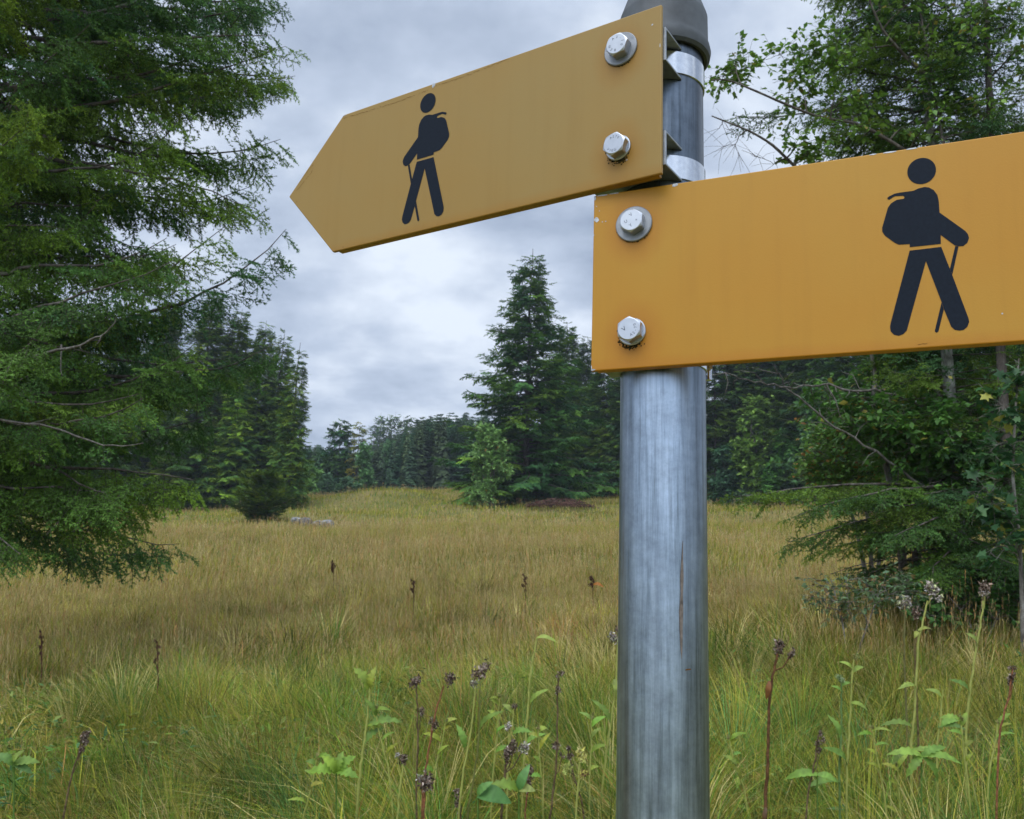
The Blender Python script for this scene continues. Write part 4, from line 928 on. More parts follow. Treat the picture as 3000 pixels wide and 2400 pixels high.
broadleaf(bD, 'shrub', 'yellowing shrub with orange leaves above the left drooping bough of the right spruce', 34, [[bD] + poly(12.1, [(2545, 1500), (2500, 1380), (2460, 1280), (2440, 1190)]), [bD] + poly(12.1, [(2590, 1480), (2580, 1350), (2560, 1230)]), [bD] + poly(12.1, [(2500, 1500), (2430, 1400), (2380, 1330)])], .03,
    [(at(2400, 1350, 12), (.35, .4, .3), 13, 1), (at(2470, 1270, 12), (.45, .4, .3), 16, 1), (at(2560, 1220, 12), (.4, .4, .25), 12, 1), (at(2530, 1370, 12), (.45, .4, .3), 16, 1), (at(2440, 1420, 12), (.4, .3, .2), 10, 1), (at(2620, 1330, 12), (.4, .4, .35), 12, 1)],
    LEAF, .085, (.065, .145, .030), (.14, .235, .05), twig=.28, twigs=10, leaves=8, accent=((.40, .19, .05), .09), limb_r=.010, cat='shrub')
bE = ground_pt(2490, 8.9)
broadleaf(bE, 'shrub', 'low thin shrub with dull withering leaves below the drooping spruce bough', 35, [[bE, bE + np.array([-.05, 0, .5]), bE + np.array([-.15, 0, .9])], [bE, bE + np.array([.2, 0, .5]), bE + np.array([.35, 0, .85])]], .012,
    [(bE + np.array([-.05, 0, .75]), (.30, .25, .22), 14, 1), (bE + np.array([.35, 0, .75]), (.30, .25, .25), 12, 1)], LEAF, .07, (.05, .10, .045), (.11, .16, .07), twig=.22, twigs=6, leaves=5, accent=((.25, .17, .07), .2), limb_r=.006, cat='shrub')
bF = ground_pt(2880, 9.3)
broadleaf(bF, 'shrub', 'dark leafy undergrowth at the foot of the pale trunk', 36, [[bF, bF + np.array([-.2, 0, .4]), bF + np.array([-.5, 0, .7])], [bF, bF + np.array([.2, 0, .4]), bF + np.array([.3, 0, .8])]], .015,
    [(bF + np.array([-.5, .1, .45]), (.5, .3, .3), 18, 1), (bF + np.array([.15, .1, .5]), (.5, .3, .35), 18, 1), (bF + np.array([.7, .2, .55]), (.4, .3, .35), 12, 1)], LEAF, .085, (.03, .085, .02), (.065, .15, .03), twig=.22, twigs=9, leaves=7, limb_r=.006, cat='shrub')

# ------------------------------------------------------------------ small things on the meadow
def rock(u, Y, w, h, label, seed, mat='stone', name='stone', cat='stone', sink=.3, lift=.2):
    b = ground_pt(u, Y); bm = bmesh.new(); bmesh.ops.create_icosphere(bm, subdivisions=4, radius=1); r = np.random.RandomState(seed); o1 = r.uniform(0, 50)
    for v in bm.verts:
        c = v.co; k = 1 + .55 * (float(vnoise(c.x * 1.5 + o1, c.y * 1.5 + c.z * 1.2, 3)) - .5) + .30 * (float(vnoise(c.x * 4 + o1, c.y * 4 + c.z * 4, 4)) - .5)
        v.co = Vector((c.x * w / 2 * k, c.y * w / 2.6 * k, c.z * h * k))
    o = bm_obj(name, bm, M[mat], None, False); o.location = b + np.array([0, 0, lift]); tag(o, label, cat); return o
Ys = depth_for_row(890, 1528, .25)
rock(870, Ys, pxr(40, Ys), .30, 'pale stone lying left of the dark stump in the meadow grass', 1, lift=.20)
rock(945, Ys - .4, pxr(62, Ys), .36, 'largest pale grey stone in the meadow grass', 2, lift=.24)
rock(895, Ys - .5, pxr(34, Ys), .36, 'dark brown weathered stump between the two pale stones', 3, 'deadwood', 'stump', 'stump', lift=.22)
# reddish brush heap
Yh = depth_for_row(1645, 1482, .25); bh = ground_pt(1645, Yh); rng = np.random.RandomState(61); gh = Geo(); wh = pxr(105, Yh)
for k in range(900):
    a = rng.uniform(0, 6.28); r = sqrt(rng.rand()); p = np.array([r * cos(a) * wh, r * sin(a) * wh * .6, (1 - r * r) * pxr(24, Yh) * rng.uniform(.1, 1.1) + .15]); d = norm(rng.normal(0, 1, 3) * np.array([1, 1, .35])); l = rng.uniform(.2, .7)
    c = np.array([(.16, .075, .06), (.10, .06, .045), (.20, .11, .09), (.07, .05, .035)][rng.randint(4)]) * rng.uniform(.7, 1.2)
    tube(gh, np.array([p - d * l / 2, p + rng.normal(0, .03, 3), p + d * l / 2]) + bh, [.022, .02, .012], c, 3)
hp = gh.build('brush_heap', M['dry'], None, origin=bh); hp.location = bh; tag(hp, 'low heap of reddish brown cut brush under the spruces left of the post', 'brush heap')
# pale broken trunk standing at the wood's edge, and the bare pale trunk foot
Yp = depth_for_row(1733, 1420, .1); bp_ = ground_pt(1733, Yp); gs = Geo()
tube(gs, [bp_ + np.array([0, 0, -.1]), bp_ + np.array([.02, 0, .5]), bp_ + np.array([-.02, 0, height_for(1733, 1392, Yp)])], [pxr(9, Yp), pxr(7, Yp), pxr(4.5, Yp)], (.3, .28, .25), 10, cap=True, rng=np.random.RandomState(2), rough=.3)
o = gs.build('broken_trunk', M['deadwood'], None, True, origin=bp_); o.location = bp_; tag(o, 'short pale broken trunk standing at the wood edge left of the post', 'dead trunk')

# ------------------------------------------------------------------ tall herbs in the foreground
def strip_leaf(g, p, d, up, L, w, col, lobed=0.0, curl=.35, rng=None, n=7):
    d = norm(d); sd = norm(np.cross(d, up)); nn = np.cross(sd, d); V = []; T = []
    for k in range(n + 1):
        t = k / n; c = p + d * L * t + nn * (.12 * sin(t * 3) * L - curl * L * t * t)
        wd = w * (sin(pi * min(1, t * .93 + .07)) ** .8) * (1 + lobed * (.8 if k % 2 else -.5)) + .001
        V += [c + sd * wd - nn * wd * -.3, c, c - sd * wd - nn * wd * -.3]
    for k in range(n):
        a = 3 * k; T += [(a, a + 1, a + 4), (a, a + 4, a + 3), (a + 1, a + 2, a + 5), (a + 1, a + 5, a + 4)]
    g.add(np.array(V), np.array(T), np.tile(col, (len(V), 1)) * (rng.uniform(.8, 1.2, (len(V), 1)) if rng is not None else 1))
def seed_head(g, c, size, axis, cols, rng, n=70, fluff=0.0):
    """a shaggy withered head: short crumpled bracts lying every way over a drooping egg shape"""
    axis = norm(axis); lobes = [rng.normal(0, .22, 3) * size for _ in range(3)]
    for k in range(n):
        v = norm(rng.normal(0, 1, 3)); p = c + lobes[k % 3] + v * size * rng.uniform(.12, .34) + axis * size * rng.uniform(-.2, .3); l = size * rng.uniform(.10, .34)
        q = norm(v * .5 + axis * rng.uniform(-.9, .9) + rng.normal(0, .6, 3)); s = norm(np.cross(q, rng.normal(0, 1, 3))) * size * rng.uniform(.04, .11); col = np.array(cols[rng.randint(len(cols))]) * rng.uniform(.5, 1.4)
        g.add(np.array([p - s, p + s, p + q * l * .6 + s * .8, p + q * l]), np.array([(0, 1, 2), (0, 2, 3)]), col)
BROWNS = [(.13, .085, .06), (.21, .15, .115), (.06, .04, .03), (.33, .27, .22)]
WHITES = [(.50, .47, .44), (.30, .26, .23), (.15, .11, .09), (.40, .42, .22)]
YGREEN = (.40, .42, .11); GREEN = (.12, .22, .04); BGREEN = (.15, .29, .075); RED = (.22, .09, .045); DKST = (.12, .085, .045)
def herb(label, pix, Y, stem_col, heads=(), leaves=(), r=.0035, name='thistle', cat='thistle', group=None, seed=0, dry=False, toY=None):
    """pix: stem pixels from top to where it vanishes in the grass; heads: (pixel, size_px, palette); leaves: (pixel, dx, dz, len_px, width_px, colour, lobed)"""
    rng = np.random.RandomState(500 + seed); P = poly(Y, pix, toY)[::-1]
    low = P[0]; gzz = float(gz(low[0], low[1])); d0 = P[0] - P[1]
    if low[2] > gzz: 
        k = (low[2] - gzz) / max(.05, -d0[2]) if d0[2] < -.02 else 0; off = d0[:2] * min(k, 3) * .5
        x, y = low[0] + off[0], low[1] + off[1]; P = [np.array([x, y, float(gz(x, y)) - .03])] + P
    base = np.array([P[0][0], P[0][1], float(gz(P[0][0], P[0][1]))])
    root = empty(name, base, label, cat, group); PP = np.array(P) - base
    t = np.linspace(0, 1, len(PP)); tt = np.linspace(0, 1, len(PP) * 4); PP = np.stack([np.interp(tt, t, PP[:, c]) for c in range(3)], -1); PP[1:-1] = (PP[:-2] + 2 * PP[1:-1] + PP[2:]) / 4
    PP[1:-1] += rng.normal(0, .0015, (len(PP) - 2, 3))
    g = Geo(); tube(g, PP, np.linspace(r * 1.6, r * 1.0, len(PP)), stem_col, 6)
    for (pt, _s, _p) in heads[1:]:
        h = at(*pt, Y) - base; i = int(np.argmin(np.linalg.norm(PP - (h - np.array([0, 0, .10])), axis=1))); tube(g, [PP[i], (PP[i] + h) / 2 + np.array([0, 0, -.02]), h], r * .6, stem_col, 5)
    g.build('stem', M['dry' if dry else 'herb'], root, True)
    for k, (pt, s_, pal) in enumerate(heads):
        gh_ = Geo(); seed_head(gh_, at(*pt, Y) - base, pxr(s_, Y) * 1.25, (rng.uniform(-.5, .5), rng.uniform(-.3, .3), 1), pal, rng, 190); gh_.build('seed_head', M['dry'], root)
    for (pt, dx, dz, l, w, col, lob) in leaves:
        gl2 = Geo(); strip_leaf(gl2, at(*pt, Y) - base, np.array([dx, rng.uniform(-.5, .1), dz]), np.array([0, -.6, .8]), pxr(l, Y) * .9, pxr(w, Y) * .5, np.array(col) * np.array((1.08, .98, .62)) * rng.uniform(.7, 1.15), lob, rng=rng, n=8 if not lob else 11); gl2.build('leaf', M['herb'], root)
    return root
herb('yellow green stalk topped by one large ragged leaf, left of the withered heads', [(1082, 2015), (1082, 2060), (1074, 2130), (1060, 2220), (1052, 2290)], 4.3, YGREEN, leaves=[((1083, 2020), -.75, 1.3, 82, 26, (.24, .36, .07), .7), ((1084, 2015), .15, 1.2, 62, 18, (.28, .36, .08), .6), ((1078, 2130), .9, .35, 105, 24, (.16, .28, .08), .6), ((1065, 2180), .7, .9, 70, 20, BGREEN, .5)], seed=1, r=.0045)
herb('withered thistle with one upright dark head on a thin brown stem', [(1218, 2000), (1222, 2060), (1225, 2180), (1220, 2290), (1222, 2400)], 4.3, DKST, heads=[((1215, 1988), 26, BROWNS), ((1234, 2088), 14, BROWNS)], seed=2, dry=True)
herb('withered thistle leaning right with two dark heads on a reddish stem', [(1300, 2010), (1280, 2070), (1265, 2140), (1250, 2230), (1240, 2310)], 4.25, RED, heads=[((1312, 1985), 28, BROWNS), ((1271, 2122), 20, BROWNS)], seed=3, dry=True)
herb('thistle with a pale fluffy brown head on a green stem', [(1405, 1985), (1405, 2080), (1400, 2200), (1385, 2290), (1370, 2380)], 4.2, (.20, .21, .06), heads=[((1396, 1968), 32, BROWNS), ((1390, 2000), 18, WHITES)], leaves=[((1404, 2140), .6, .9, 95, 17, (.14, .24, .06), .3)], seed=4)
herb('second thin stem close beside the pale fluffy head', [(1393, 2010), (1385, 2100), (1372, 2190), (1355, 2270)], 4.15, YGREEN, leaves=[((1362, 2190), -.35, 1.2, 70, 18, BGREEN, .4)], seed=5)
herb('tall pale green stalk bent over at the top with one narrow leaf', [(1573, 1868), (1562, 1930), (1550, 2010), (1545, 2100), (1538, 2200)], 4.6, YGREEN, leaves=[((1572, 1870), 1.0, .10, 62, 16, (.28, .38, .12), 0), ((1552, 2065), .6, .9, 75, 15, (.20, .31, .08), .2), ((1540, 2180), .7, .6, 66, 14, BGREEN, .4)], seed=6, r=.0042)
herb('thin brown spike of small withered buds left of the post', [(1638, 1985), (1632, 2060), (1634, 2180), (1625, 2290), (1610, 2400)], 4.1, DKST, heads=[((1640, 1980), 15, BROWNS), ((1632, 2022), 14, BROWNS), ((1630, 2190), 18, BROWNS), ((1647, 2215), 10, BROWNS)], seed=7, dry=True)
herb('short dark thistle carrying a clump of three withered heads', [(1488, 2215), (1480, 2260), (1472, 2330), (1468, 2400)], 4.0, DKST, heads=[((1486, 2200), 26, BROWNS), ((1508, 2188), 22, BROWNS), ((1530, 2200), 22, WHITES)], seed=8, dry=True, r=.0045)
herb('leafy stalk with small pale buds above the clump of three withered heads', [(1506, 2075), (1500, 2120), (1492, 2170), (1490, 2230)], 4.2, YGREEN, heads=[((1506, 2070), 14, BROWNS), ((1490, 2130), 17, WHITES)], leaves=[((1502, 2090), -.6, .7, 40, 18, (.28, .38, .12), 0), ((1502, 2150), .9, .4, 58, 20, BGREEN, .5)], seed=9)
herb('short thistle with one drooping pale head in the low grass', [(1182, 2235), (1175, 2290), (1165, 2380)], 4.0, YGREEN, heads=[((1178, 2228), 22, BROWNS), ((1165, 2210), 12, WHITES)], seed=10)
herb('short stout brown thistle head at the bottom edge of the meadow', [(1245, 2310), (1244, 2350), (1242, 2410)], 3.9, RED, heads=[((1243, 2296), 34, BROWNS), ((1232, 2278), 14, WHITES)], seed=11, dry=True)
herb('small yellow flowering herb close to the post', [(1700, 2215), (1695, 2270), (1690, 2340)], 4.0, YGREEN, heads=[((1703, 2212), 26, [(.50, .46, .12), (.40, .42, .12), (.55, .50, .2)]), ((1665, 2255), 24, [(.45, .45, .14), (.36, .42, .12)]), ((1710, 2262), 18, [(.50, .46, .12), (.2, .1, .06)])], name='flower', cat='flower', seed=12)
herb('tall thistle half hidden by the post with a grey and white head', [(1808, 1885), (1806, 1960), (1800, 2050), (1780, 2180), (1765, 2290)], 4.4, YGREEN, heads=[((1803, 1868), 26, WHITES), ((1808, 1850), 14, BROWNS)], leaves=[((1800, 1990), .2, -1, 60, 20, (.30, .40, .14), 0), ((1790, 2120), -.6, 1, 90, 16, (.14, .24, .06), .4)], seed=13)
herb('tall single brown thistle stalk with a double head right of the post', [(2278, 1915), (2262, 1990), (2252, 2080), (2250, 2200), (2246, 2300), (2240, 2420)], 4.0, (.11, .055, .025), heads=[((2282, 1895), 32, BROWNS), ((2318, 1917), 20, BROWNS)], leaves=[((2254, 1995), -.25, -1, 55, 14, (.22, .10, .05), 0), ((2244, 2360), -.35, -1, 60, 10, (.14, .08, .05), 0)], seed=14, dry=True, r=.005)
herb('slender grey green herb with small leaves up its stem', [(2465, 2000), (2466, 2060), (2464, 2140), (2459, 2270)], 4.3, (.16, .26, .08), heads=[((2466, 1992), 16, [(.20, .30, .12), (.30, .36, .2)])], leaves=[((2466, 2030), -.6, .6, 38, 13, BGREEN, 0), ((2466, 2010), .7, .5, 30, 12, BGREEN, 0), ((2461, 2160), -.35, 1, 70, 18, (.14, .26, .07), .3), ((2458, 2290), -1, .12, 100, 24, (.16, .30, .08), .2)], name='wild_herb', cat='herb', seed=15)
herb('slender yellow green herb with paired leaves right of its grey green neighbour', [(2502, 1930), (2496, 1990), (2492, 2080), (2485, 2200), (2480, 2260)], 4.3, YGREEN, heads=[((2503, 1926), 13, [(.25, .30, .10), (.30, .25, .10)])], leaves=[((2498, 1970), .75, .55, 44, 15, (.24, .36, .09), 0), ((2497, 1960), -.7, .6, 42, 13, (.24, .36, .09), 0), ((2490, 2060), .8, -.1, 55, 15, (.22, .33, .08), .2), ((2480, 2240), -.6, .7, 90, 28, (.15, .29, .07), 0)], name='wild_herb', cat='herb', seed=16)
herb('tall thistle with a white fluffy head and a leaf collar at the right', [(2718, 1760), (2702, 1830), (2690, 1880), (2684, 1990), (2680, 2080), (2672, 2160), (2668, 2210)], 4.7, YGREEN, heads=[((2722, 1732), 34, WHITES), ((2735, 1722), 18, WHITES)], leaves=[((2688, 1850), -.3, -.3, 26, 12, (.28, .34, .10), 0), ((2690, 1848), 1, .35, 52, 12, (.28, .34, .10), 0), ((2682, 2010), -1, .1, 60, 15, (.22, .32, .09), .4), ((2672, 2130), -1, .25, 92, 18, (.18, .30, .08), .4), ((2670, 2200), 1, .1, 100, 18, (.20, .32, .09), .4), ((2668, 2200), -.8, -.4, 90, 18, (.17, .29, .08), .4)], seed=17, r=.0045)
herb('tallest thistle at the far right with a brown and white head', [(2880, 1760), (2872, 1830), (2862, 1890), (2850, 1960), (2840, 2040), (2830, 2140)], 4.7, YGREEN, heads=[((2878, 1722), 30, BROWNS), ((2886, 1745), 16, WHITES)], leaves=[((2862, 1890), -.55, .9, 48, 20, (.26, .36, .12), .4), ((2840, 2030), -.8, .8, 70, 20, BGREEN, .4)], seed=18, r=.0042)
herb('short leafy stalk with one broad leaf between the two right thistles', [(2762, 2020), (2756, 2100), (2746, 2200)], 4.4, YGREEN, leaves=[((2760, 2045), -.7, .6, 50, 18, (.26, .38, .11), 0), ((2750, 2130), .8, .5, 66, 20, BGREEN, .3), ((2748, 2130), 1, .2, 80, 20, (.14, .27, .09), .4)], name='wild_herb', cat='herb', seed=19)
herb('small dull thistle head behind the white fluffy thistle', [(2652, 1785), (2650, 1850), (2648, 1900)], 5.2, (.18, .17, .06), heads=[((2650, 1765), 26, WHITES)], seed=20)
herb('dark brown thistle head just left of the white fluffy stem', [(2688, 1815), (2684, 1870), (2680, 1920)], 5.0, (.12, .09, .04), heads=[((2686, 1800), 26, BROWNS)], seed=21, dry=True)
for k, (u, v, h, lab) in enumerate([(975, 1645, 60, 'small dark dock spike far out in the meadow'), (1210, 1700, 70, 'dark brown dock spike in the middle meadow'), (1537, 1685, 95, 'tall dark dock spike left of the post in the middle meadow'), (460, 1880, 150, 'rusty dock spike in the left meadow'), (120, 1850, 130, 'reddish dry dock spike at the left edge'), (1735, 1690, 60, 'brown dock with one orange leaf left of the post')]):
    Y = depth_for_row(u, v + h, .38); herb(lab, [(u, v), (u + 3, v + h * .5), (u + 2, v + h)], Y, (.10, .05, .03), heads=[((u + (q % 3 - 1) * 4, v + q * h * .12), 6 + (q % 2) * 3, [(.10, .05, .04), (.07, .04, .03), (.15, .075, .05)]) for q in range(5)], leaves=[((u + 2, v + h * .4), 1, .1, 34, 15, (.5, .2, .04), 0)] if k == 5 else (), name='dock', cat='dock', seed=40 + k, dry=True, r=.004)
_r = np.random.RandomState(88)
WD = ['thin', 'leaning', 'pale', 'short', 'slender', 'dull']
EXTRA = [(930, 2200, 'g', 'leafy stalk left of the jagged rosette'), (1120, 2110, 'g', 'small stalk between the ragged leaf stalk and the upright dark head'), (1330, 2150, 'g', 'leafy stalk right of the leaning withered thistle'),
         (1440, 2090, 'g', 'leafy stalk right of the pale fluffy head'), (1600, 2110, 'g', 'leafy stalk between bent pale stalk and brown bud spike'), (1745, 2080, 'g', 'leafy stalk just left of the post'), (1660, 2230, 'b', 'brown withered stalk beside the yellow flowering herb'),
         (1550, 2280, 'b', 'brown withered stalk at the bottom left of the yellow flowers'), (1350, 2290, 'b', 'brown withered stalk below the leafy stalks'), (2150, 2150, 'g', 'leafy stalk right beside the post'), (2380, 2140, 'b', 'brown withered stalk right of the double headed one'),
         (2560, 2090, 'g', 'leafy stalk right of the paired leaf herb'), (2610, 2190, 'g', 'low leafy stalk left of the white fluffy thistle'), (2800, 2120, 'g', 'leafy stalk between the two tall right thistles'), (2930, 2060, 'g', 'leafy stalk at the right frame edge'), (2960, 1900, 'b', 'brown withered stalk near the right frame edge'),
         (220, 2100, 'b', 'rusty withered stalk in the lower left grass')]
for k, (u, v, kind, lab) in enumerate(EXTRA):
    v += _r.uniform(-60, 60); u += _r.uniform(-25, 25); hp_ = _r.uniform(130, 230); dx_ = _r.uniform(-55, 55); st = [(u, v), (u - dx_ * .3, v + hp_ * .4), (u - dx_, v + hp_)]
    if kind == 'g':
        lv_ = [((u - dx_ * f, v + hp_ * f), _r.choice([-1, 1]) * _r.uniform(.4, 1), _r.uniform(.2, 1), _r.uniform(24, 62), _r.uniform(8, 17), (_r.uniform(.16, .30), _r.uniform(.28, .38), _r.uniform(.05, .09)), _r.choice([0, .3, .5])) for f in (.03, .12, .3, .5, .75)]
        herb(WD[k % 6] + ' green ' + lab, st, 4.3, YGREEN, heads=[((u, v - 4), 10, [(.25, .30, .10), (.30, .25, .10)])], leaves=lv_, name='wild_herb', cat='herb', seed=70 + k, r=.003)
    else:
        herb(WD[k % 6] + ' ' + lab, st, 4.2, RED if k % 2 else DKST, heads=[((u + _r.uniform(-6, 6), v + q * 26), _r.uniform(11, 19), BROWNS) for q in range(3)], seed=70 + k, dry=True, r=.003)
# broad low leaves
def rosette(u, v, Y, label, leaves, seed):
    b = ground_pt(u, Y); root = empty('leaf_rosette', b, label, 'plant'); rng = np.random.RandomState(seed); c = at(u, v, Y) - b
    g = Geo(); tube(g, [np.zeros(3), c * .6, c], .004, GREEN, 5); g.build('stem', M['herb'], root)
    for (dx, dz, l, w, col, lob) in leaves:
        gl2 = Geo(); strip_leaf(gl2, c, np.array([dx, rng.uniform(-.6, .1), dz]), np.array([0, -.7, .7]), pxr(l, Y) * .9, pxr(w, Y) * .5, np.array(col) * np.array((1.05, .98, .6)) * rng.uniform(.75, 1.1), lob, rng=rng, n=11); gl2.build('leaf', M['herb'], root)
rosette(985, 2262, 4.1, 'bright yellow green jagged leaf rosette left of the ragged leaf stalk', [(-1, .2, 82, 30, (.20, .36, .06), .5), (-.5, .9, 66, 26, (.24, .38, .07), .5), (.6, .7, 70, 28, (.18, .33, .06), .5), (1, .1, 74, 26, (.16, .30, .06), .5), (.2, 1, 60, 24, (.2, .34, .07), .5)], 1)
rosette(1400, 2330, 3.9, 'broad round green leaf lying in the grass below the thistles', [(1, .05, 100, 52, (.10, .26, .10), 0), (.6, .9, 60, 22, (.12, .27, .10), .2)], 2)
rosette(1520, 2315, 3.95, 'upright blue green leaf pair near the bottom left of the post', [(.3, 1, 78, 26, (.11, .27, .11), 0), (-.7, .3, 90, 30, (.18, .30, .06), .5), (1, .3, 50, 26, (.30, .38, .16), 0)], 3)
rosette(2395, 2270, 4.2, 'two long pale green leaves spread flat right of the brown stalk', [(-1, .0, 95, 24, (.18, .33, .08), .2), (1, -.1, 60, 20, (.16, .30, .08), .2)], 4)
rosette(2700, 2215, 4.2, 'rosette of toothed leaves under the white fluffy thistle', [(1, .1, 110, 22, (.18, .32, .08), .4), (-.9, .2, 100, 22, (.20, .33, .08), .4), (.5, -.6, 90, 20, (.15, .28, .07), .4), (-.5, -.4, 80, 20, (.17, .3, .08), .4), (.8, .5, 80, 20, BGREEN, .4)], 5)
rosette(40, 2240, 4.2, 'pale green weed at the left frame edge', [(1, .3, 70, 26, (.18, .30, .09), .3), (-.6, .6, 60, 24, (.14, .28, .10), .3), (.4, .9, 54, 20, (.22, .32, .10), .2), (.9, -.2, 60, 20, (.13, .26, .12), .3)], 6)

# ------------------------------------------------------------------ grass: one object, nobody could count it
rng = np.random.RandomState(3); gg = Geo()
PAL = np.array([(.135, .220, .026), (.255, .255, .034), (.350, .305, .058), (.480, .400, .160), (.070, .150, .028), (.300, .170, .055), (.090, .215, .065)])
def blades(n, r0, r1, half, hgt, wid, lean, nseg, probs_fn, pw=1.0, seed_frac=0.0, name=None):
    rr = np.sqrt(rng.uniform(r0 * r0, r1 * r1, n)) if pw == 1 else r0 + (r1 - r0) * rng.rand(n) ** pw
    th = rng.uniform(-half, half, n); X = rr * np.sin(th); Y = rr * np.cos(th)
    clump = vnoise(X * 2.1, Y * 2.1, 4); big = vnoise(X / 3.2, Y / 3.2, 5); huge = vnoise(X / 11, Y / 11, 6)
    keep = rng.rand(n) < np.clip(.45 + .9 * clump, 0, 1); X, Y, clump, big, huge, rr = (q[keep] for q in (X, Y, clump, big, huge, rr)); n = len(X)
    Z = gz(X, Y)
    h = hgt * rng.uniform(.45, 1.25, n) * (.65 + .7 * clump) * (.8 + .4 * big); w = wid * rng.uniform(.6, 1.4, n)
    pa = probs_fn(rr, clump, big, huge); pa = np.clip(pa, 0, None); pa /= pa.sum(1, keepdims=True); cum = np.cumsum(pa, 1); idx = (rng.rand(n)[:, None] > cum).sum(1).clip(0, len(PAL) - 1)
    col = PAL[idx] * rng.uniform(.65, 1.35, (n, 1)) * (.65 + .45 * huge[:, None] + .25 * big[:, None])
    az = rng.uniform(0, 2 * pi, n) * .55 + 2 * pi * vnoise(X * .8, Y * .8, 7) * .9; ln = h * lean * rng.uniform(.1, 1.5, n)
    dx, dy = np.cos(az), np.sin(az); fa = rng.uniform(0, pi, n); wx, wy = np.cos(fa) * w / 2, np.sin(fa) * w / 2
    V = []; 
    for k in range(nseg):
        t = k / nseg; c = np.stack([X + dx * ln * t ** 1.8, Y + dy * ln * t ** 1.8, Z + h * (t - .18 * (lean > .5) * t ** 3) - .02], -1); f = (1 - .55 * t)
        o = np.stack([wx * f, wy * f, 0 * wx], -1); V += [c - o, c + o]
    V.append(np.stack([X + dx * ln, Y + dy * ln, Z + h * (1 - .22 * (lean > .5) - .25 * np.minimum(1, ln / (h + 1e-6)) ** 2)], -1))
    V = np.stack(V, 1); m = 2 * nseg + 1; T = []
    for k in range(nseg - 1): a = 2 * k; T += [(a, a + 1, a + 3), (a, a + 3, a + 2)]
    T.append((2 * nseg - 2, 2 * nseg - 1, 2 * nseg)); T = np.array(T)
    cc = np.repeat(col[:, None, :], m, 1); dry = rng.rand(n) < .3; cc[dry, -1] = np.array((.42, .33, .12))
    gg.add(V.reshape(-1, 3), (T[None] + (np.arange(n) * m)[:, None, None]).reshape(-1, 3), cc.reshape(-1, 3))
    if seed_frac > 0:                                   # thin straw stalks with a loose panicle
        k = int(n * seed_frac); s = rng.choice(n, k, replace=False); hs = h[s] * rng.uniform(1.15, 1.6, k) + .06; ws = w[s] * .38
        x, y, z = X[s], Y[s], Z[s]; lx, ly = dx[s] * hs * .16, dy[s] * hs * .16; cs = np.array((.47, .365, .17)) * rng.uniform(.6, 1.25, (k, 1)) * np.where(rng.rand(k, 1) < .25, np.array([(1.0, .72, .62)]), 1)
        P0 = np.stack([x - ws / 2, y, z], -1); P1 = np.stack([x + ws / 2, y, z], -1); P2 = np.stack([x + lx, y + ly, z + hs], -1)
        gg.add(np.stack([P0, P1, P2], 1).reshape(-1, 3), np.arange(3 * k).reshape(-1, 3), np.repeat(cs, 3, 0))
        for q in range(3):
            f = 1 - .07 * q; c = np.stack([x + lx * f, y + ly * f, z + hs * f], -1); a = rng.uniform(0, 6.28, k); e_ = np.stack([np.cos(a) * ws * 3.2, np.sin(a) * ws * 3.2, hs * .05], -1)
            gg.add(np.stack([c - e_ * .1 - np.array([0, 0, .012]), c + e_, c + e_ * .5 + np.stack([0 * a, 0 * a, hs * .05], -1)], 1).reshape(-1, 3), np.arange(3 * k).reshape(-1, 3), np.repeat(cs, 3, 0))
def P_near(rr, clump, big, huge):
    n = len(rr); f = np.clip((rr - 6.5) / 8, 0, 1); st = np.clip(huge * 1.6 - .3, 0, 1)
    return np.stack([(.40 - .28 * f) * (.4 + big), .40 - .06 * f, .22 + .20 * f, .11 + .40 * f * (.5 + st), .20 * (1 - .6 * f) * clump * 2, .04 + .05 * f * st, .12 * (1 - f) * (big > .5)], 1)
def P_far(rr, clump, big, huge):
    huge = huge + .35 * np.clip((rr - 70) / 25, 0, 1)
    f = np.clip((rr - 24) / 30, 0, 1); yg = np.clip((huge * .6 + big * .4) * 3.2 - 1.15, 0, 1)
    return np.stack([.12 + .25 * f * yg, .28 + .5 * f * yg, .36 + .1 * f, (.46 - .15 * f) * (1.15 - yg), .03 + 0 * rr, .07 * (1 - yg), .02 * f], 1)
HALF = radians(46)
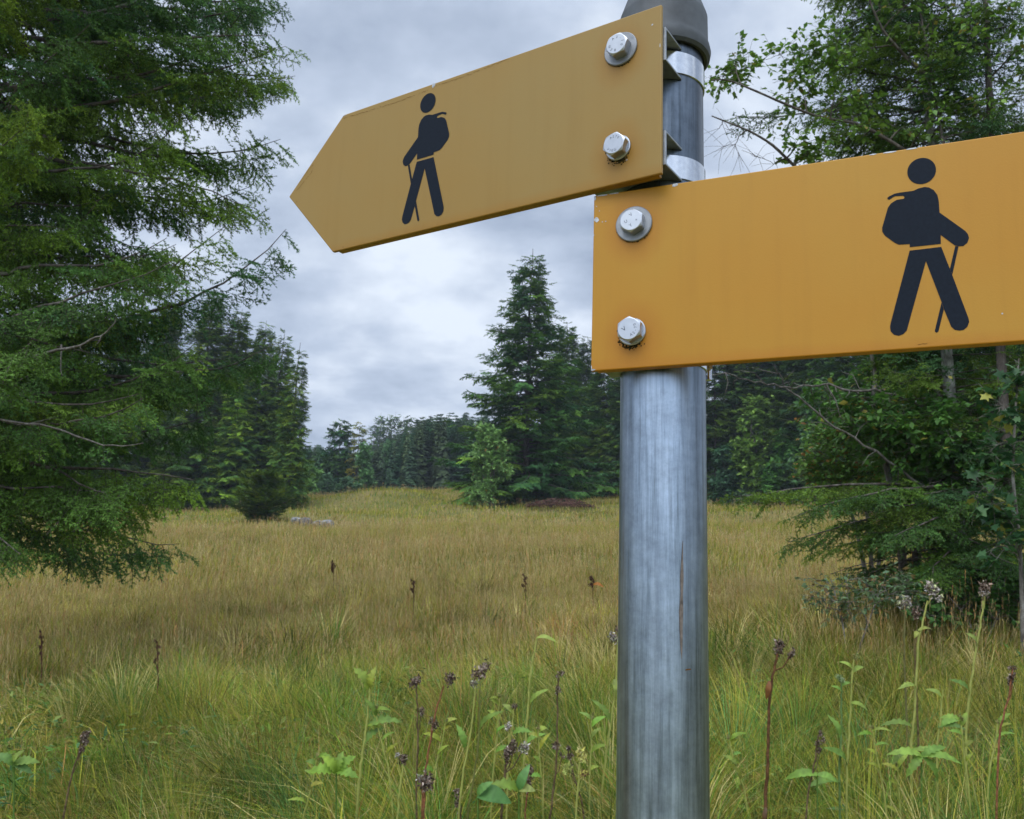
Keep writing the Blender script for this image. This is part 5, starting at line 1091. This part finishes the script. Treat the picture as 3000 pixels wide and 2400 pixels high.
def tussocks(n, r0, r1, per, spread, hgt, wid, probs_fn, lean=(.35, 1.25), nseg=3, seed_frac=0.0):
    """grass growing in tufts: every tuft has its own height, colour mix and blades arching outwards"""
    rr = np.sqrt(rng.uniform(r0 * r0, r1 * r1, n)); th = rng.uniform(-HALF, HALF, n); cx, cy = rr * np.sin(th), rr * np.cos(th)
    patch = vnoise(cx * .55, cy * .55, 4); big = vnoise(cx / 2.6, cy / 2.6, 5); huge = vnoise(cx / 9, cy / 9, 6)
    th_ = hgt * rng.uniform(.35, 1.0, n) * (.45 + 1.1 * patch); pa = np.clip(probs_fn(rr, patch, big, huge), 0, None); pa /= pa.sum(1, keepdims=True)
    dom = (rng.rand(n)[:, None] > np.cumsum(pa, 1)).sum(1).clip(0, len(PAL) - 1); tcol = rng.uniform(.42, 1.6, n) ** 1.1; tw = rng.uniform(.7, 1.3, n); tsp = spread * rng.uniform(.5, 1.5, n)
    k = np.maximum(8, (per * rng.uniform(.4, 1.6, n)).astype(int)); ti = np.repeat(np.arange(n), k); m = len(ti)
    a = rng.uniform(0, 2 * pi, m); rad = np.abs(rng.normal(0, 1, m)) * tsp[ti]; X = cx[ti] + rad * np.cos(a); Y = cy[ti] + rad * np.sin(a); Z = gz(X, Y)
    bend = 2 * pi * vnoise(cx * .25, cy * .25, 7)
    h = th_[ti] * rng.uniform(.45, 1.2, m); w = wid * tw[ti] * rng.uniform(.6, 1.3, m); ln = h * rng.uniform(lean[0], lean[1], m) * (.4 + rad / (tsp[ti] * 1.2))
    dx = np.cos(a) + .6 * np.cos(bend[ti]) + rng.normal(0, .3, m); dy = np.sin(a) + .6 * np.sin(bend[ti]) + rng.normal(0, .3, m); q = np.hypot(dx, dy) + 1e-6; dx, dy = dx / q, dy / q
    idx = np.where(rng.rand(m) < .68, dom[ti], (rng.rand(m)[:, None] > np.cumsum(pa[ti], 1)).sum(1).clip(0, len(PAL) - 1))
    col = PAL[idx] * (tcol[ti] * rng.uniform(.7, 1.3, m))[:, None]
    fa = np.arctan2(dy, dx) + pi / 2 + rng.normal(0, .5, m); wx, wy = np.cos(fa) * w / 2, np.sin(fa) * w / 2; V = []
    droop = np.clip(ln / (h + 1e-6), 0, 1.6)
    for s_ in range(nseg + 1):
        t = s_ / nseg; c = np.stack([X + dx * ln * t ** 1.7, Y + dy * ln * t ** 1.7, Z - .02 + h * (t - .38 * droop * t ** 2.6)], -1)
        if s_ == nseg: V.append(c); break
        f = 1 - .6 * t; o = np.stack([wx * f, wy * f, 0 * wx], -1); V += [c - o, c + o]
    V = np.stack(V, 1); mm = 2 * nseg + 1; T = []
    for s_ in range(nseg - 1): b = 2 * s_; T += [(b, b + 1, b + 3), (b, b + 3, b + 2)]
    T.append((2 * nseg - 2, 2 * nseg - 1, 2 * nseg)); T = np.array(T); cc = np.repeat(col[:, None, :], mm, 1)
    dry = rng.rand(m) < .3; cc[dry, -1] = np.array((.42, .33, .12))
    gg.add(V.reshape(-1, 3), (T[None] + (np.arange(m) * mm)[:, None, None]).reshape(-1, 3), cc.reshape(-1, 3))
blades(85000, 2.4, 9, HALF, .17, .0048, .9, 3, P_near, seed_frac=.05)
tussocks(1250, 2.4, 9, 200, .070, .66, .0046, P_near)
tussocks(2200, 8.5, 21, 85, .13, .60, .0085, P_near, lean=(.25, 1.0))
blades(200000, 8.5, 20, HALF, .34, .0075, .55, 3, P_near, seed_frac=.16)
blades(190000, 20, 50, HALF, .36, .020, .40, 2, P_far, seed_frac=.25)
blades(170000, 50, 135, HALF, .36, .060, .35, 2, P_far, seed_frac=.15)
blades(16000, 2.4, 10, HALF, .42, .0105, .8, 3, P_near)
# small leafy herbs mixed through the sward, far too many to count
k = 5200; rr = np.sqrt(rng.uniform(2.4**2, 9.5**2, k)); th = rng.uniform(-HALF, HALF, k); X, Y = rr * np.sin(th), rr * np.cos(th); kp = vnoise(X * 1.1, Y * 1.1, 0) > .5
X, Y = X[kp], Y[kp]; X = np.repeat(X, 6) + rng.normal(0, .05, 6 * kp.sum()); Y = np.repeat(Y, 6) + rng.normal(0, .05, 6 * kp.sum()); n_ = len(X); O = np.stack([X, Y, gz(X, Y) + rng.uniform(.05, .34, n_)], -1)
A = np.array([(.12, .24, .05), (.20, .30, .05), (.10, .22, .09), (.30, .24, .06), (.26, .34, .10)])[rng.randint(0, 5, n_)] * rng.uniform(.6, 1.2, (n_, 1))
place(gg, NARROW, rng.normal(0, 1, (n_, 3)) * np.array([1, 1, .45]), np.array([0, 0, 1.0]) + rng.normal(0, .4, (n_, 3)), O, rng.uniform(.03, .11, n_), A, A, rng)
tag(gg.build('grass', M['grass']), 'tall wild meadow grass, green near the post and straw coloured further out', 'grass', kind='stuff')

# ------------------------------------------------------------------ the air: one closed box of even, pale haze
def haze_box():
    bm = bmesh.new(); lo = float(GZ.min()) - 1.0; hi = 95.0; w = 640
    bmesh.ops.create_cube(bm, size=1, matrix=Matrix.Translation((0, 0, (lo + hi) / 2)) @ Matrix.Diagonal((2 * w, 2 * w, hi - lo, 1)))
    m = bpy.data.materials.new('haze_air'); m.use_nodes = True; t = m.node_tree; t.nodes.clear()
    v = t.nodes.new('ShaderNodeVolumePrincipled'); v.inputs['Density'].default_value = HAZE; v.inputs['Color'].default_value = (.78, .86, 1.0, 1); v.inputs['Anisotropy'].default_value = .2
    o_ = t.nodes.new('ShaderNodeOutputMaterial'); t.links.new(v.outputs[0], o_.inputs['Volume'])
    tag(bm_obj('haze', bm, m, None), kind='stuff')
HAZE = .00036
haze_box()
